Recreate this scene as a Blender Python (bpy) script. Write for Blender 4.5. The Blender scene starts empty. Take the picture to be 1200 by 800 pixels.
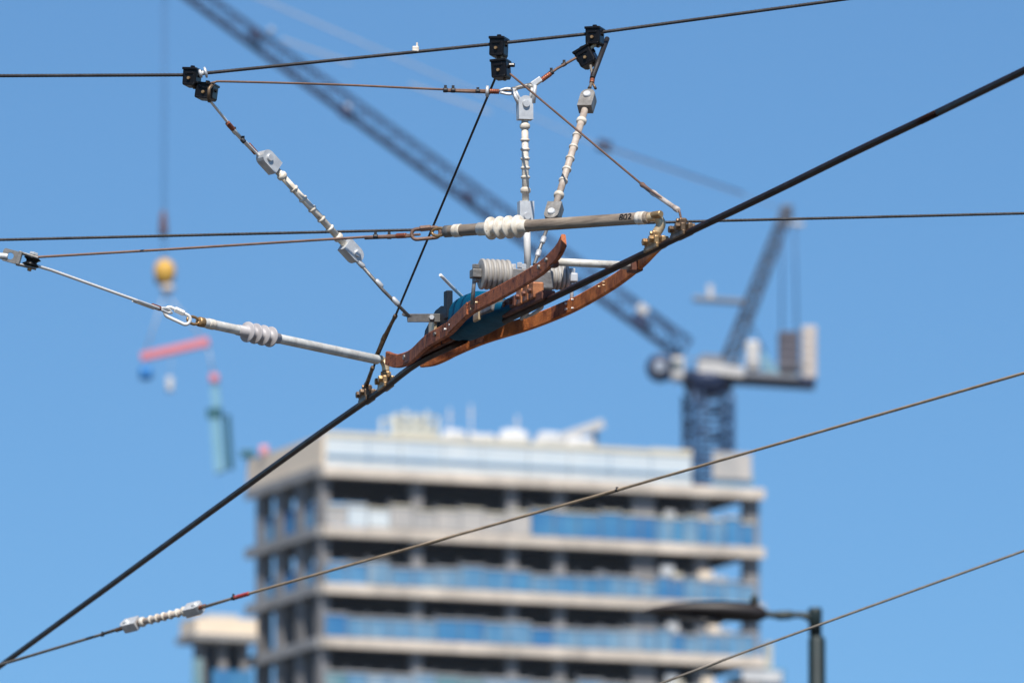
import bpy, bmesh, math, random
from mathutils import Vector as V, Matrix

random.seed(7)
S = bpy.context.scene
COL = S.collection
R = math.radians

# ------------------------------------------------------------------ camera
PITCH = 8.3
FPX = 13333.0                      # focal length in units of a 1200 px wide frame (a 400 mm lens)
EYE = V((0, 0, 1.7))
cp, sp = math.cos(R(PITCH)), math.sin(R(PITCH))
cam_d = bpy.data.cameras.new("camera")
cam = bpy.data.objects.new("camera", cam_d)
COL.objects.link(cam)
cam.location = EYE
cam.rotation_euler = (R(90 + PITCH), 0, 0)
cam_d.sensor_width = 36
cam_d.lens = 36 * FPX / 1200
cam_d.clip_start, cam_d.clip_end = 0.5, 20000
cam_d.dof.use_dof = True
cam_d.dof.focus_distance = 23.75
cam_d.dof.aperture_fstop = 15.5
S.camera = cam


def ray(px, py):
    a, b = (px - 600) / FPX, (400 - py) / FPX
    return V((a, cp - b * sp, sp + b * cp))


def at(px, py, Y):                 # world point seen in that direction, Y metres down the street
    d = ray(px, py)
    return EYE + d * (Y / d.y)


WZ = 5.2                           # running height of the contact wire


def hz(px, py, z=WZ):              # world point seen in that direction, at height z
    d = ray(px, py)
    return EYE + d * ((z - EYE.z) / d.z)


def plan(px, py, a, b):            # world point seen in that direction, on the upright plane through a and b
    d = ray(px, py)
    n = V((b.y - a.y, a.x - b.x, 0))
    return EYE + d * (n.dot(a - EYE) / n.dot(d))


# ------------------------------------------------------------------ materials
def mat(name, c, rough=0.5, metal=0.0, c2=None, scale=30.0, amt=0.6, bump=0.0, bscale=None, streak=None, alpha=1.0, coat=0.0, spec=0.5, speck=None):
    m = bpy.data.materials.new(name)
    m.use_nodes = True
    nt = m.node_tree
    b = nt.nodes["Principled BSDF"]
    b.inputs["Roughness"].default_value = rough
    b.inputs["Metallic"].default_value = metal
    b.inputs["Alpha"].default_value = alpha
    b.inputs['Specular IOR Level'].default_value = spec
    if coat:
        b.inputs["Coat Weight"].default_value = coat
    tc = nt.nodes.new("ShaderNodeTexCoord")
    mp = nt.nodes.new("ShaderNodeMapping")
    nt.links.new(tc.outputs["Object"], mp.inputs["Vector"])
    if streak:
        mp.inputs["Scale"].default_value = streak
    nz = nt.nodes.new("ShaderNodeTexNoise")
    nz.inputs["Scale"].default_value = scale
    nz.inputs["Detail"].default_value = 6
    nz.inputs["Roughness"].default_value = 0.65
    nt.links.new(mp.outputs["Vector"], nz.inputs["Vector"])
    rp = nt.nodes.new("ShaderNodeValToRGB")
    lo = 0.5 - 0.28 * (1 - amt * 0.5)
    rp.color_ramp.elements[0].position = lo
    rp.color_ramp.elements[1].position = 1 - lo
    c2 = c2 or tuple(x * (1 - 0.45 * amt) for x in c)
    rp.color_ramp.elements[0].color = (*c2, 1)
    rp.color_ramp.elements[1].color = (*c, 1)
    nt.links.new(nz.outputs["Fac"], rp.inputs["Fac"])
    if speck:                      # chips and scratches: (colour, scale, threshold)
        n3 = nt.nodes.new("ShaderNodeTexNoise")
        n3.inputs["Scale"].default_value = speck[1]
        n3.inputs["Detail"].default_value = 3
        nt.links.new(tc.outputs["Object"], n3.inputs["Vector"])
        r3 = nt.nodes.new("ShaderNodeValToRGB")
        r3.color_ramp.elements[0].position = speck[2]
        r3.color_ramp.elements[1].position = speck[2] + 0.05
        nt.links.new(n3.outputs["Fac"], r3.inputs["Fac"])
        mx = nt.nodes.new("ShaderNodeMixRGB")
        mx.inputs["Color2"].default_value = (*speck[0], 1)
        nt.links.new(r3.outputs["Color"], mx.inputs["Fac"])
        nt.links.new(rp.outputs["Color"], mx.inputs["Color1"])
        nt.links.new(mx.outputs["Color"], b.inputs["Base Color"])
    else:
        nt.links.new(rp.outputs["Color"], b.inputs["Base Color"])
    mr = nt.nodes.new("ShaderNodeMapRange")
    mr.inputs["To Min"].default_value = min(1, rough + 0.12)
    mr.inputs["To Max"].default_value = max(0.05, rough - 0.1)
    nt.links.new(nz.outputs["Fac"], mr.inputs["Value"])
    nt.links.new(mr.outputs["Result"], b.inputs["Roughness"])
    if bump:
        n2 = nt.nodes.new("ShaderNodeTexNoise")
        n2.inputs["Scale"].default_value = bscale or scale * 4
        n2.inputs["Detail"].default_value = 4
        nt.links.new(mp.outputs["Vector"], n2.inputs["Vector"])
        bp = nt.nodes.new("ShaderNodeBump")
        bp.inputs["Strength"].default_value = bump
        bp.inputs["Distance"].default_value = 0.002
        nt.links.new(n2.outputs["Fac"], bp.inputs["Height"])
        nt.links.new(bp.outputs["Normal"], b.inputs["Normal"])
    return m


M = {}
M['contact'] = mat('aged_copper_wire', (0.034, 0.013, 0.009), 0.42, 0.1, c2=(0.016, 0.007, 0.005), scale=14, bump=0.08, bscale=120, spec=0.1)
M['rope_dark'] = mat('dark_strand', (0.045, 0.042, 0.045), 0.55, 0.35, c2=(0.02, 0.018, 0.02), scale=25, bump=0.4, bscale=300)
M['rope_grey'] = mat('weathered_strand', (0.20, 0.175, 0.145), 0.6, 0.1, c2=(0.11, 0.095, 0.08), scale=20, bump=0.4, bscale=300)
M['rope_tan'] = mat('tan_strand', (0.46, 0.34, 0.22), 0.6, 0.1, c2=(0.26, 0.19, 0.12), scale=20, bump=0.4, bscale=300)
M['rope_copper'] = mat('copper_brown_strand', (0.34, 0.215, 0.165), 0.6, 0.1, c2=(0.19, 0.12, 0.095), scale=20, bump=0.4, bscale=300)
M['rope_brown'] = mat('brown_strand', (0.24, 0.14, 0.10), 0.6, 0.2, c2=(0.12, 0.07, 0.05), scale=20, bump=0.4, bscale=300)
M['rope_bright'] = mat('bright_steel_rope', (0.92, 0.90, 0.86), 0.4, 0.2, c2=(0.74, 0.71, 0.67), scale=30)
M['rust'] = mat('rusted_copper', (0.54, 0.165, 0.060), 0.68, 0.0, c2=(0.20, 0.060, 0.032), scale=26, amt=0.9, bump=0.9, bscale=220, spec=0.3, speck=((0.10, 0.03, 0.02), 70, 0.62))
M['rust_light'] = mat('orange_copper', (0.86, 0.28, 0.075), 0.68, 0.0, c2=(0.34, 0.090, 0.034), scale=24, amt=0.9, bump=0.8, bscale=220, spec=0.3, speck=((0.80, 0.58, 0.38), 85, 0.71))
M['rust_dark'] = mat('dark_copper', (0.20, 0.075, 0.045), 0.6, 0.15, c2=(0.07, 0.028, 0.022), scale=22, amt=0.9, bump=0.5)
M['copper_lug'] = mat('bright_copper_lug', (0.66, 0.27, 0.11), 0.45, 0.4, c2=(0.25, 0.09, 0.045), scale=60)
M['white'] = mat('white_insulator', (0.83, 0.78, 0.69), 0.5, 0, c2=(0.56, 0.48, 0.38), scale=48, amt=0.9, bump=0.15, speck=((0.36, 0.29, 0.23), 130, 0.68))
M['white_dirty'] = mat('stained_insulator', (0.60, 0.53, 0.46), 0.5, 0, c2=(0.33, 0.25, 0.20), scale=30, amt=0.9, bump=0.15)
M['silicone'] = mat('shaded_shed_rubber', (0.50, 0.475, 0.48), 0.5, 0, c2=(0.38, 0.355, 0.36), scale=30)  # shade on the shed faces is put into this grey
M['drum'] = mat('grey_drum_insulator', (0.42, 0.40, 0.37), 0.5, 0, c2=(0.30, 0.28, 0.26), scale=30)
M['galv'] = mat('galvanised_steel', (0.72, 0.73, 0.73), 0.45, 0.35, c2=(0.46, 0.47, 0.49), scale=40, amt=0.7, bump=0.15)
M['galv_dark'] = mat('weathered_steel', (0.30, 0.29, 0.28), 0.5, 0.5, c2=(0.16, 0.15, 0.14), scale=45, amt=0.8, bump=0.3)
M['tube_pale'] = mat('pale_tube', (0.76, 0.75, 0.71), 0.5, 0.15, c2=(0.50, 0.48, 0.44), scale=36, amt=0.9, bump=0.2, speck=((0.3, 0.27, 0.23), 120, 0.69))
M['tube_brown'] = mat('weathered_tube', (0.38, 0.31, 0.24), 0.6, 0.1, c2=(0.15, 0.115, 0.09), scale=40, amt=0.9, bump=0.4, streak=(0.22, 0.22, 1.5))
M['brass'] = mat('brass_fitting', (0.50, 0.33, 0.16), 0.42, 0.6, c2=(0.26, 0.15, 0.07), scale=50, amt=0.8, bump=0.3)
M['brass_dark'] = mat('tarnished_brass', (0.22, 0.145, 0.085), 0.45, 0.5, c2=(0.09, 0.055, 0.035), scale=50, amt=0.9, bump=0.3)
M['brass_pale'] = mat('pale_brass', (0.72, 0.58, 0.38), 0.4, 0.45, c2=(0.5, 0.35, 0.2), scale=50)
M['black'] = mat('black_clamp', (0.009, 0.008, 0.009), 0.3, 0.0, c2=(0.005, 0.005, 0.006), scale=40, bump=0.15, spec=0.2)
M['tie'] = mat('black_tie', (0.02, 0.02, 0.025), 0.5, 0, scale=40)
M['ferrule'] = mat('copper_ferrule', (0.36, 0.12, 0.06), 0.45, 0.5, c2=(0.18, 0.05, 0.03), scale=90)
M['ferrule_red'] = mat('red_sleeve', (0.50, 0.06, 0.05), 0.5, 0, c2=(0.32, 0.035, 0.03), scale=90)
M['blue'] = mat('blue_insulating_body', (0.001, 0.115, 0.225), 0.5, 0, c2=(0.002, 0.06, 0.12), scale=16, amt=0.6, spec=0.05)
M['navy'] = mat('dark_end_block', (0.014, 0.022, 0.034), 0.5, 0.0, c2=(0.008, 0.012, 0.02), scale=25, spec=0.25)
M['ink'] = mat('black_paint', (0.02, 0.018, 0.018), 0.6, 0, scale=40)
# far things
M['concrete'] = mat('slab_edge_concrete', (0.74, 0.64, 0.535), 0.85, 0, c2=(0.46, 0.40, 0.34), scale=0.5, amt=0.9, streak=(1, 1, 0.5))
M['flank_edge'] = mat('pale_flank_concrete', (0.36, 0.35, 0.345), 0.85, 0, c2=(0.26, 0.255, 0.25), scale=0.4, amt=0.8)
M['concrete_grey'] = mat('column_concrete', (0.28, 0.265, 0.26), 0.85, 0, c2=(0.20, 0.19, 0.185), scale=0.4, amt=0.7)
M['inner_shade'] = mat('painted_interior_shade', (0.055, 0.065, 0.09), 0.9, 0, c2=(0.025, 0.032, 0.05), scale=0.2)  # inner concrete coloured dark navy to paint in the shade of the open floors
M['mesh_blue'] = mat('blue_edge_mesh', (0.06, 0.27, 0.52), 0.6, 0, c2=(0.27, 0.45, 0.60), scale=0.55, amt=0.9, streak=(1, 1, 0.35), alpha=0.74)
M['mesh_deep'] = mat('deep_blue_mesh', (0.03, 0.20, 0.48), 0.6, 0, c2=(0.10, 0.34, 0.58), scale=0.55, amt=0.9, streak=(1, 1, 0.35), alpha=0.74)
M['mesh_pale'] = mat('pale_blue_mesh', (0.40, 0.52, 0.62), 0.6, 0, c2=(0.12, 0.32, 0.52), scale=0.6, amt=0.9, streak=(1, 1, 0.35), alpha=0.74)
M['mesh_beige'] = mat('beige_edge_mesh', (0.62, 0.57, 0.52), 0.7, 0, c2=(0.42, 0.41, 0.40), scale=0.6, amt=0.9, streak=(1, 1, 0.35), alpha=0.9)
M['mesh_teal'] = mat('teal_edge_mesh', (0.10, 0.30, 0.38), 0.6, 0, c2=(0.26, 0.40, 0.44), scale=0.6, amt=0.9, streak=(1, 1, 0.35), alpha=0.74)
M['sheet'] = mat('pale_screen_sheeting', (0.70, 0.74, 0.74), 0.6, 0, c2=(0.54, 0.62, 0.68), scale=0.25, amt=0.8, streak=(1, 1, 0.4))
M['cream'] = mat('cream_timber_rail', (0.80, 0.73, 0.57), 0.8, 0, c2=(0.66, 0.60, 0.46), scale=0.5)
M['panel'] = mat('pale_timber_panel', (0.93, 0.78, 0.60), 0.8, 0, c2=(0.84, 0.68, 0.52), scale=0.3)
M['bag'] = mat('white_woven_sack', (0.70, 0.69, 0.68), 0.8, 0, c2=(0.48, 0.49, 0.50), scale=1.0, amt=0.9)
M['scaffold'] = mat('yellow_green_scaffold', (0.60, 0.59, 0.50), 0.6, 0.1, c2=(0.46, 0.47, 0.43), scale=1)
M['navy_steel'] = mat('navy_crane_steel', (0.020, 0.040, 0.105), 0.5, 0.1, c2=(0.014, 0.026, 0.07), scale=0.6)
M['blue_steel'] = mat('blue_crane_steel', (0.03, 0.075, 0.17), 0.5, 0.1, c2=(0.02, 0.05, 0.12), scale=0.6)
M['crane_white'] = mat('off_white_crane_steel', (0.62, 0.60, 0.57), 0.5, 0, c2=(0.48, 0.46, 0.45), scale=0.6)
M['slate_steel'] = mat('slate_crane_steel', (0.07, 0.085, 0.12), 0.5, 0.1, c2=(0.045, 0.055, 0.08), scale=0.6)
M['crane_rope'] = mat('pale_crane_rope', (0.42, 0.46, 0.54), 0.5, 0.2, c2=(0.34, 0.38, 0.45), scale=0.6)
M['crane_grey'] = mat('grey_crane_steel', (0.25, 0.26, 0.29), 0.5, 0.1, c2=(0.17, 0.18, 0.2), scale=0.6)
M['ballast_dark'] = mat('dark_ballast', (0.12, 0.11, 0.135), 0.7, 0, c2=(0.08, 0.075, 0.095), scale=0.5)
M['ballast_pale'] = mat('pale_ballast', (0.62, 0.55, 0.50), 0.7, 0, c2=(0.5, 0.44, 0.4), scale=0.5)
M['glass'] = mat('cab_glass', (0.05, 0.09, 0.10), 0.08, 0, scale=1)
M['yellow'] = mat('yellow_hook_paint', (0.78, 0.45, 0.06), 0.45, 0, c2=(0.6, 0.33, 0.05), scale=1)
M['pink'] = mat('faded_red_beam', (0.72, 0.22, 0.24), 0.5, 0, c2=(0.62, 0.18, 0.20), scale=1)
M['pink_pale'] = mat('faded_pink_paint', (0.74, 0.30, 0.32), 0.6, 0, c2=(0.66, 0.25, 0.27), scale=1)
M['blue_load'] = mat('blue_load', (0.02, 0.22, 0.60), 0.5, 0, scale=1)
M['teal'] = mat('teal_panel', (0.22, 0.42, 0.54), 0.45, 0, c2=(0.16, 0.36, 0.47), scale=0.6)
M['teal_dark'] = mat('dark_teal_cap', (0.02, 0.12, 0.14), 0.5, 0, scale=0.6)
M['lamp'] = mat('dark_green_lamp_paint', (0.012, 0.026, 0.026), 0.5, 0, c2=(0.009, 0.018, 0.019), scale=4)
M['lamp_brown'] = mat('dark_lamp_shell', (0.024, 0.017, 0.015), 0.5, 0, c2=(0.016, 0.012, 0.012), scale=4)
M['lamp_glass'] = mat('grey_lamp_glass', (0.06, 0.06, 0.065), 0.25, 0, scale=4)
M['asphalt'] = mat('paving', (0.085, 0.078, 0.07), 0.9, 0, c2=(0.055, 0.051, 0.047), scale=0.8, bump=0.4, bscale=60)
M['rail'] = mat('tram_rail_steel', (0.35, 0.34, 0.33), 0.3, 0.9, scale=4)


# ------------------------------------------------------------------ mesh builder
def frame(d, up=V((0, 0, 1))):
    d = d.normalized()
    if abs(d.dot(up)) > 0.99:
        up = V((1, 0, 0)) if abs(d.x) < 0.9 else V((0, 1, 0))
    s = d.cross(up).normalized()
    return d, s, s.cross(d).normalized()


class MB:
    def __init__(self):
        self.v, self.f, self.sm = [], [], []

    def face(self, idx, smooth=False):
        self.f.append(idx)
        self.sm.append(smooth)

    def box(self, c, ax, ay, az, bev=0.0):
        """centre c, three half-axis vectors; chamfered along its edges when bev > 0"""
        c = V(c)
        if bev <= 0:
            o = len(self.v)
            for k in (-1, 1):
                for j in (-1, 1):
                    for i in (-1, 1):
                        self.v.append(c + ax * i + ay * j + az * k)
            for q in ((0, 2, 3, 1), (4, 5, 7, 6), (0, 1, 5, 4), (2, 6, 7, 3), (0, 4, 6, 2), (1, 3, 7, 5)):
                self.face([o + x for x in q])
            return self
        bm = bmesh.new()
        vs = [[[bm.verts.new(c + ax * i + ay * j + az * k) for i in (-1, 1)] for j in (-1, 1)] for k in (-1, 1)]
        g = lambda i, j, k: vs[k][j][i]
        for q in (((0, 0, 0), (0, 1, 0), (1, 1, 0), (1, 0, 0)), ((0, 0, 1), (1, 0, 1), (1, 1, 1), (0, 1, 1)),
                  ((0, 0, 0), (1, 0, 0), (1, 0, 1), (0, 0, 1)), ((0, 1, 0), (0, 1, 1), (1, 1, 1), (1, 1, 0)),
                  ((0, 0, 0), (0, 0, 1), (0, 1, 1), (0, 1, 0)), ((1, 0, 0), (1, 1, 0), (1, 1, 1), (1, 0, 1))):
            bm.faces.new([g(*t) for t in q])
        bmesh.ops.bevel(bm, geom=bm.edges[:], offset=bev, segments=2, affect='EDGES', profile=0.5)
        o = len(self.v)
        bm.verts.index_update()
        for x in bm.verts:
            self.v.append(x.co.copy())
        for fc in bm.faces:
            self.face([o + x.index for x in fc.verts])
        bm.free()
        return self

    def aabox(self, lo, hi, bev=0.0):
        lo, hi = V(lo), V(hi)
        h = (hi - lo) / 2
        return self.box((lo + hi) / 2, V((h.x, 0, 0)), V((0, h.y, 0)), V((0, 0, h.z)), bev)

    def bar(self, a, b, w, h, up=V((0, 0, 1)), bev=0.0):
        """rectangular bar from a to b; w across, h along 'up'"""
        d, s, u = frame(b - a, up)
        return self.box((a + b) / 2, d * ((b - a).length / 2), s * (w / 2), u * (h / 2), bev)

    def tube(self, pts, r, n=12, cap=True, lobes=0, pitch=0.06, depth=0.16, closed=False):
        pts = [V(p) for p in pts]
        rr = r if isinstance(r, (list, tuple)) else [r] * len(pts)
        o = len(self.v)
        N = len(pts)
        ref = None
        dist = 0
        for i, p in enumerate(pts):
            if closed:
                d = pts[(i + 1) % N] - pts[i - 1]
            else:
                d = pts[min(i + 1, N - 1)] - pts[max(i - 1, 0)]
            d = d.normalized()
            if ref is None:
                _, s, u = frame(d)
            else:
                u = (ref - d * ref.dot(d)).normalized()
                s = d.cross(u).normalized()
            ref = u
            if i:
                dist += (p - pts[i - 1]).length
            for k in range(n):
                a = 2 * math.pi * k / n
                q = rr[i]
                if lobes:
                    q *= 1 - depth + depth * abs(math.cos(lobes * 0.5 * (a - 2 * math.pi * dist / pitch)))
                self.v.append(p + (s * math.cos(a) + u * math.sin(a)) * q)
        L = N if closed else N - 1
        for i in range(L):
            j = (i + 1) % N
            for k in range(n):
                k2 = (k + 1) % n
                self.face([o + i * n + k, o + i * n + k2, o + j * n + k2, o + j * n + k], True)
        if cap and not closed:
            self.face([o + k for k in range(n)][::-1])
            self.face([o + (N - 1) * n + k for k in range(n)])
        return self

    def lathe(self, a, b, prof, n=20, up=V((0, 0, 1)), smooth=True):
        """prof: list of (t along a->b in metres, radius)"""
        d, s, u = frame(b - a, up)
        o = len(self.v)
        for t, r in prof:
            for k in range(n):
                an = 2 * math.pi * k / n
                self.v.append(a + d * t + (s * math.cos(an) + u * math.sin(an)) * r)
        for i in range(len(prof) - 1):
            for k in range(n):
                k2 = (k + 1) % n
                self.face([o + i * n + k, o + i * n + k2, o + (i + 1) * n + k2, o + (i + 1) * n + k], smooth)
        self.face([o + k for k in range(n)][::-1])
        m = o + (len(prof) - 1) * n
        self.face([m + k for k in range(n)])
        return self

    def disc(self, c, axis, r, h, n=6):
        axis = axis.normalized()
        return self.lathe(c - axis * h / 2, c + axis * h / 2, [(0, r * 0.86), (h * 0.15, r), (h * 0.85, r), (h, r * 0.86)], n, smooth=n > 8)

    def loft(self, rings, cap=True, smooth=False):
        n = len(rings[0])
        o = len(self.v)
        for rg in rings:
            self.v.extend(V(p) for p in rg)
        for i in range(len(rings) - 1):
            for k in range(n):
                k2 = (k + 1) % n
                self.face([o + i * n + k, o + i * n + k2, o + (i + 1) * n + k2, o + (i + 1) * n + k], smooth)
        if cap:
            self.face([o + k for k in range(n)][::-1])
            m = o + (len(rings) - 1) * n
            self.face([m + k for k in range(n)])
        return self

    def plate(self, outline, nrm, th):
        """flat outline extruded to thickness th along nrm"""
        nrm = nrm.normalized() * (th / 2)
        return self.loft([[V(p) - nrm for p in outline], [V(p) + nrm for p in outline]])

    def build(self, name, m, parent=None, smooth_angle=None):
        org = V((0, 0, 0))
        if parent is None:
            lo = V((min(p.x for p in self.v), min(p.y for p in self.v), min(p.z for p in self.v)))
            hi = V((max(p.x for p in self.v), max(p.y for p in self.v), max(p.z for p in self.v)))
            org = V(((lo.x + hi.x) / 2, (lo.y + hi.y) / 2, lo.z))
        else:
            q = parent
            while q is not None:
                org = org + q.location
                q = q.parent
        me = bpy.data.meshes.new(name)
        me.from_pydata([tuple(p - org) for p in self.v], [], self.f)
        me.polygons.foreach_set("use_smooth", self.sm)
        bm = bmesh.new()
        bm.from_mesh(me)
        bmesh.ops.recalc_face_normals(bm, faces=bm.faces)
        bm.to_mesh(me)
        bm.free()
        me.materials.append(m if not isinstance(m, str) else M[m])
        me.update()
        ob = bpy.data.objects.new(name, me)
        COL.objects.link(ob)
        if parent is None:
            ob.location = org
        else:
            ob.parent = parent
        return ob


def tag(o, label=None, cat=None, group=None, kind=None):
    if label: o['label'] = label
    if cat: o['category'] = cat
    if group: o['group'] = group
    if kind: o['kind'] = kind
    return o


def thing(name, loc, label, cat, group=None):
    o = bpy.data.objects.new(name, None)
    o.empty_display_size = 0.1
    COL.objects.link(o)
    o.location = V(loc)
    return tag(o, label, cat, group)


def bez(pts, n=8):
    """Catmull-Rom through pts"""
    pts = [V(p) for p in pts]
    P = [pts[0] * 2 - pts[1]] + pts + [pts[-1] * 2 - pts[-2]]
    out = []
    for i in range(1, len(P) - 2):
        for k in range(n):
            t = k / n
            out.append(0.5 * ((2 * P[i]) + (P[i + 1] - P[i - 1]) * t + (2 * P[i - 1] - 5 * P[i] + 4 * P[i + 1] - P[i + 2]) * t * t
                              + (3 * P[i] - P[i - 1] - 3 * P[i + 1] + P[i + 2]) * t ** 3))
    out.append(P[-2])
    return out


def resample(pts, step):
    out = [pts[0]]
    for a, b in zip(pts[:-1], pts[1:]):
        n = max(1, int((b - a).length / step))
        for k in range(1, n + 1):
            out.append(a.lerp(b, k / n))
    return out


def px(n):                         # n photo pixels as metres at the insulator
    return n / 561.0


# ------------------------------------------------------------------ world, sun
SUN_EL, SUN_AZ = 55.0, 177.0       # azimuth clockwise from the view direction (+Y)
w = bpy.data.worlds.new("World")
S.world = w
w.use_nodes = True
nt = w.node_tree
bg = nt.nodes["Background"]
sky = nt.nodes.new("ShaderNodeTexSky")
sky.sky_type = 'NISHITA'
sky.sun_disc = False
sky.sun_elevation = R(SUN_EL)
sky.sun_rotation = R(SUN_AZ)
sky.altitude = 2500
sky.air_density = 1.0
sky.dust_density = 0.3
sky.ozone_density = 9.0
tint = nt.nodes.new("ShaderNodeVectorMath")        # colour balance of the sky
tint.operation = 'MULTIPLY'
tint.inputs[1].default_value = (0.88, 1.06, 1.04)
nt.links.new(sky.outputs["Color"], tint.inputs[0])
nt.links.new(tint.outputs["Vector"], bg.inputs["Color"])
bg.inputs["Strength"].default_value = 0.088
sd = bpy.data.lights.new("sun", 'SUN')
sd.energy = 5.0
sd.angle = R(0.53)
sd.color = (1.0, 0.95, 0.87)
so = bpy.data.objects.new("sun", sd)
COL.objects.link(so)
sdir = V((math.sin(R(SUN_AZ)) * math.cos(R(SUN_EL)), math.cos(R(SUN_AZ)) * math.cos(R(SUN_EL)), math.sin(R(SUN_EL))))
so.location = (20, -10, 60)
so.rotation_euler = sdir.to_track_quat('Z', 'Y').to_euler()
S.view_settings.view_transform = 'Standard'
S.view_settings.look = 'None'
S.view_settings.exposure = 0.25
S.view_settings.gamma = 1

# ------------------------------------------------------------------ ground
g = MB()
g.face([0, 1, 2, 3]); g.v = [V((-9000, -9000, 0)), V((9000, -9000, 0)), V((9000, 9000, 0)), V((-9000, 9000, 0))]
tag(g.build('ground', 'asphalt'), 'grey paved ground reaching the horizon', 'ground', kind='structure')

# ------------------------------------------------------------------ contact wire and insulator axes
A0, A1 = hz(490, 425), hz(780, 285)
W = (A1 - A0).normalized()         # along the wire, towards the camera
SIDE = V((-W.y, W.x, 0))           # across it, to the right
if SIDE.x < 0: SIDE = -SIDE
UP = V((0, 0, 1))


def ax(x, z=WZ):                   # point of the wire's axis under photo column x
    y = 425 + (x - 490) * (285 - 425) / (780 - 490)
    p = hz(x, y)
    p.z = z
    return p


far_pts = [hz(0, 780) + (hz(0, 780) - hz(245, 601)).normalized() * 12, hz(0, 780), hz(120, 692.5), hz(245, 601), hz(360, 518), hz(420, 476), hz(452, 453.5), hz(490, 425), ax(545)]
rise = [0.05, 0, 0, 0, 0, 0, 0, 0, 0]
r_w = 0.0072
tag(MB().tube(resample(bez(far_pts, 4), 0.4), r_w, 14).build('contact_wire', 'contact'),
    'dark copper contact wire rising from the lower left corner to the rusty skids', 'wire', 'contact wires')
near_pts = [ax(592), ax(690), ax(780), hz(900, 228), hz(1000, 179), hz(1100, 131.5), hz(1200, 83)]
near_pts.append(near_pts[-1] + (near_pts[-1] - near_pts[-2]).normalized() * 6)
tag(MB().tube(resample(bez(near_pts, 4), 0.4), r_w, 14).build('contact_wire', 'contact'),
    'thick dark contact wire running from the skids to the upper right edge', 'wire', 'contact wires')

# ------------------------------------------------------------------ section insulator
SI = thing('section_insulator', ax(600), 'tramway section insulator with two rusty copper skids and a blue body', 'section insulator')


def skid(base, raised_near, raised_far, name, m, th=0.010, h=0.030):
    """base: pixel points of the bottom edge at wire height; the raised tips run on in the same upright plane"""
    b = [hz(*p) for p in base]
    far = [plan(*p, b[0], b[0] - W if raised_far and raised_far[0] == 'W' else b[1]) for p in raised_far if p != 'W']
    near = [plan(*p, b[-2], b[-1]) for p in raised_near]
    pts = bez(far + b + near, 5)
    rings = []
    for i, p in enumerate(pts):
        d = pts[min(i + 1, len(pts) - 1)] - pts[max(i - 1, 0)]
        d, s, u = frame(d)
        c = th * 0.5
        prof = [(-c, 0.002), (-c + 0.002, 0), (c - 0.002, 0), (c, 0.002), (c, h - 0.002), (c - 0.002, h), (-c + 0.002, h), (-c, h - 0.002)]
        rings.append([p + s * a + u * z for a, z in prof])
    ob = MB().loft(rings).build(name, m, SI)
    return ob, pts


sk1, p1 = skid([(483, 425), (500, 409), (521, 396.5), (531, 390), (551, 370), (580, 354.5), (610, 338), (635, 322.5)],
               [(648, 310.5), (656, 301), (661.5, 289.5)], ['W', (453.5, 427.5), (462, 430.5), (470, 430.5)], 'skid', 'rust')
sk2, p2 = skid([(537, 415.5), (570, 402), (622, 386), (667, 368), (700, 350.5), (727, 333.5)],
               [(752, 314), (767, 299), (773.5, 292.5)], [(494.5, 430.5), (508, 428.5), (522, 423)], 'skid', 'rust_light')
sk1['label'] = 'brown skid with both tips turned up'
sk2['label'] = 'orange rusted skid with pale scratches'


def on_skid(pts, x):
    """skid bottom point under photo column x"""
    best = None
    for p in pts:
        d = p - EYE
        qx = 600 + FPX * d.x / (d.y * cp + d.z * sp)
        if best is None or abs(qx - x) < best[0]:
            best = (abs(qx - x), p)
    return best[1].copy()


def skid_bolt(sk, pts, x, z, r=0.004, m='galv', sides=6):
    p = on_skid(pts, x) + UP * z - SIDE * 0.0065
    MB().disc(p, SIDE, r, 0.006, sides).build('bolt', m, sk)


for x, z, r, mm in ((477, 0.018, 0.006, 'galv_dark'), (511, 0.017, 0.005, 'galv_dark'), (515, 0.017, 0.005, 'galv_dark'), (526, 0.015, 0.0026, 'galv'), (531, 0.017, 0.0026, 'galv'),
                 (558, 0.008, 0.0028, 'brass_pale'), (560, 0.016, 0.0028, 'brass_pale'), (636, 0.017, 0.005, 'galv_dark'), (643, 0.018, 0.005, 'galv_dark')):
    skid_bolt(sk1, p1, x, z, r, mm)
for x, z, r, mm in ((557, 0.018, 0.004, 'rust_dark'), (562, 0.018, 0.004, 'rust_dark'), (665, 0.022, 0.0028, 'galv'), (665, 0.010, 0.0028, 'galv'),
                 (675, 0.024, 0.002, 'galv'), (676, 0.006, 0.002, 'galv'), (704, 0.02, 0.0017, 'brass_pale'), (712, 0.017, 0.0015, 'brass_pale'), (709, 0.024, 0.0013, 'brass_pale')):
    skid_bolt(sk2, p2, x, z, r, mm)
# joint cover plates on the skids
for sk, pts, a, b, mm in ((sk1, p1, 528, 552, 'rust'), (sk2, p2, 556, 568, 'rust_dark'), (sk2, p2, 648, 668, 'rust')):
    pa, pb = on_skid(pts, a), on_skid(pts, b)
    MB().bar(pa - SIDE * 0.0065 + UP * 0.0155, pb - SIDE * 0.0065 + UP * 0.0155, 0.003, 0.026, UP, 0.0008).build('joint_plate', mm, sk)

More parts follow.
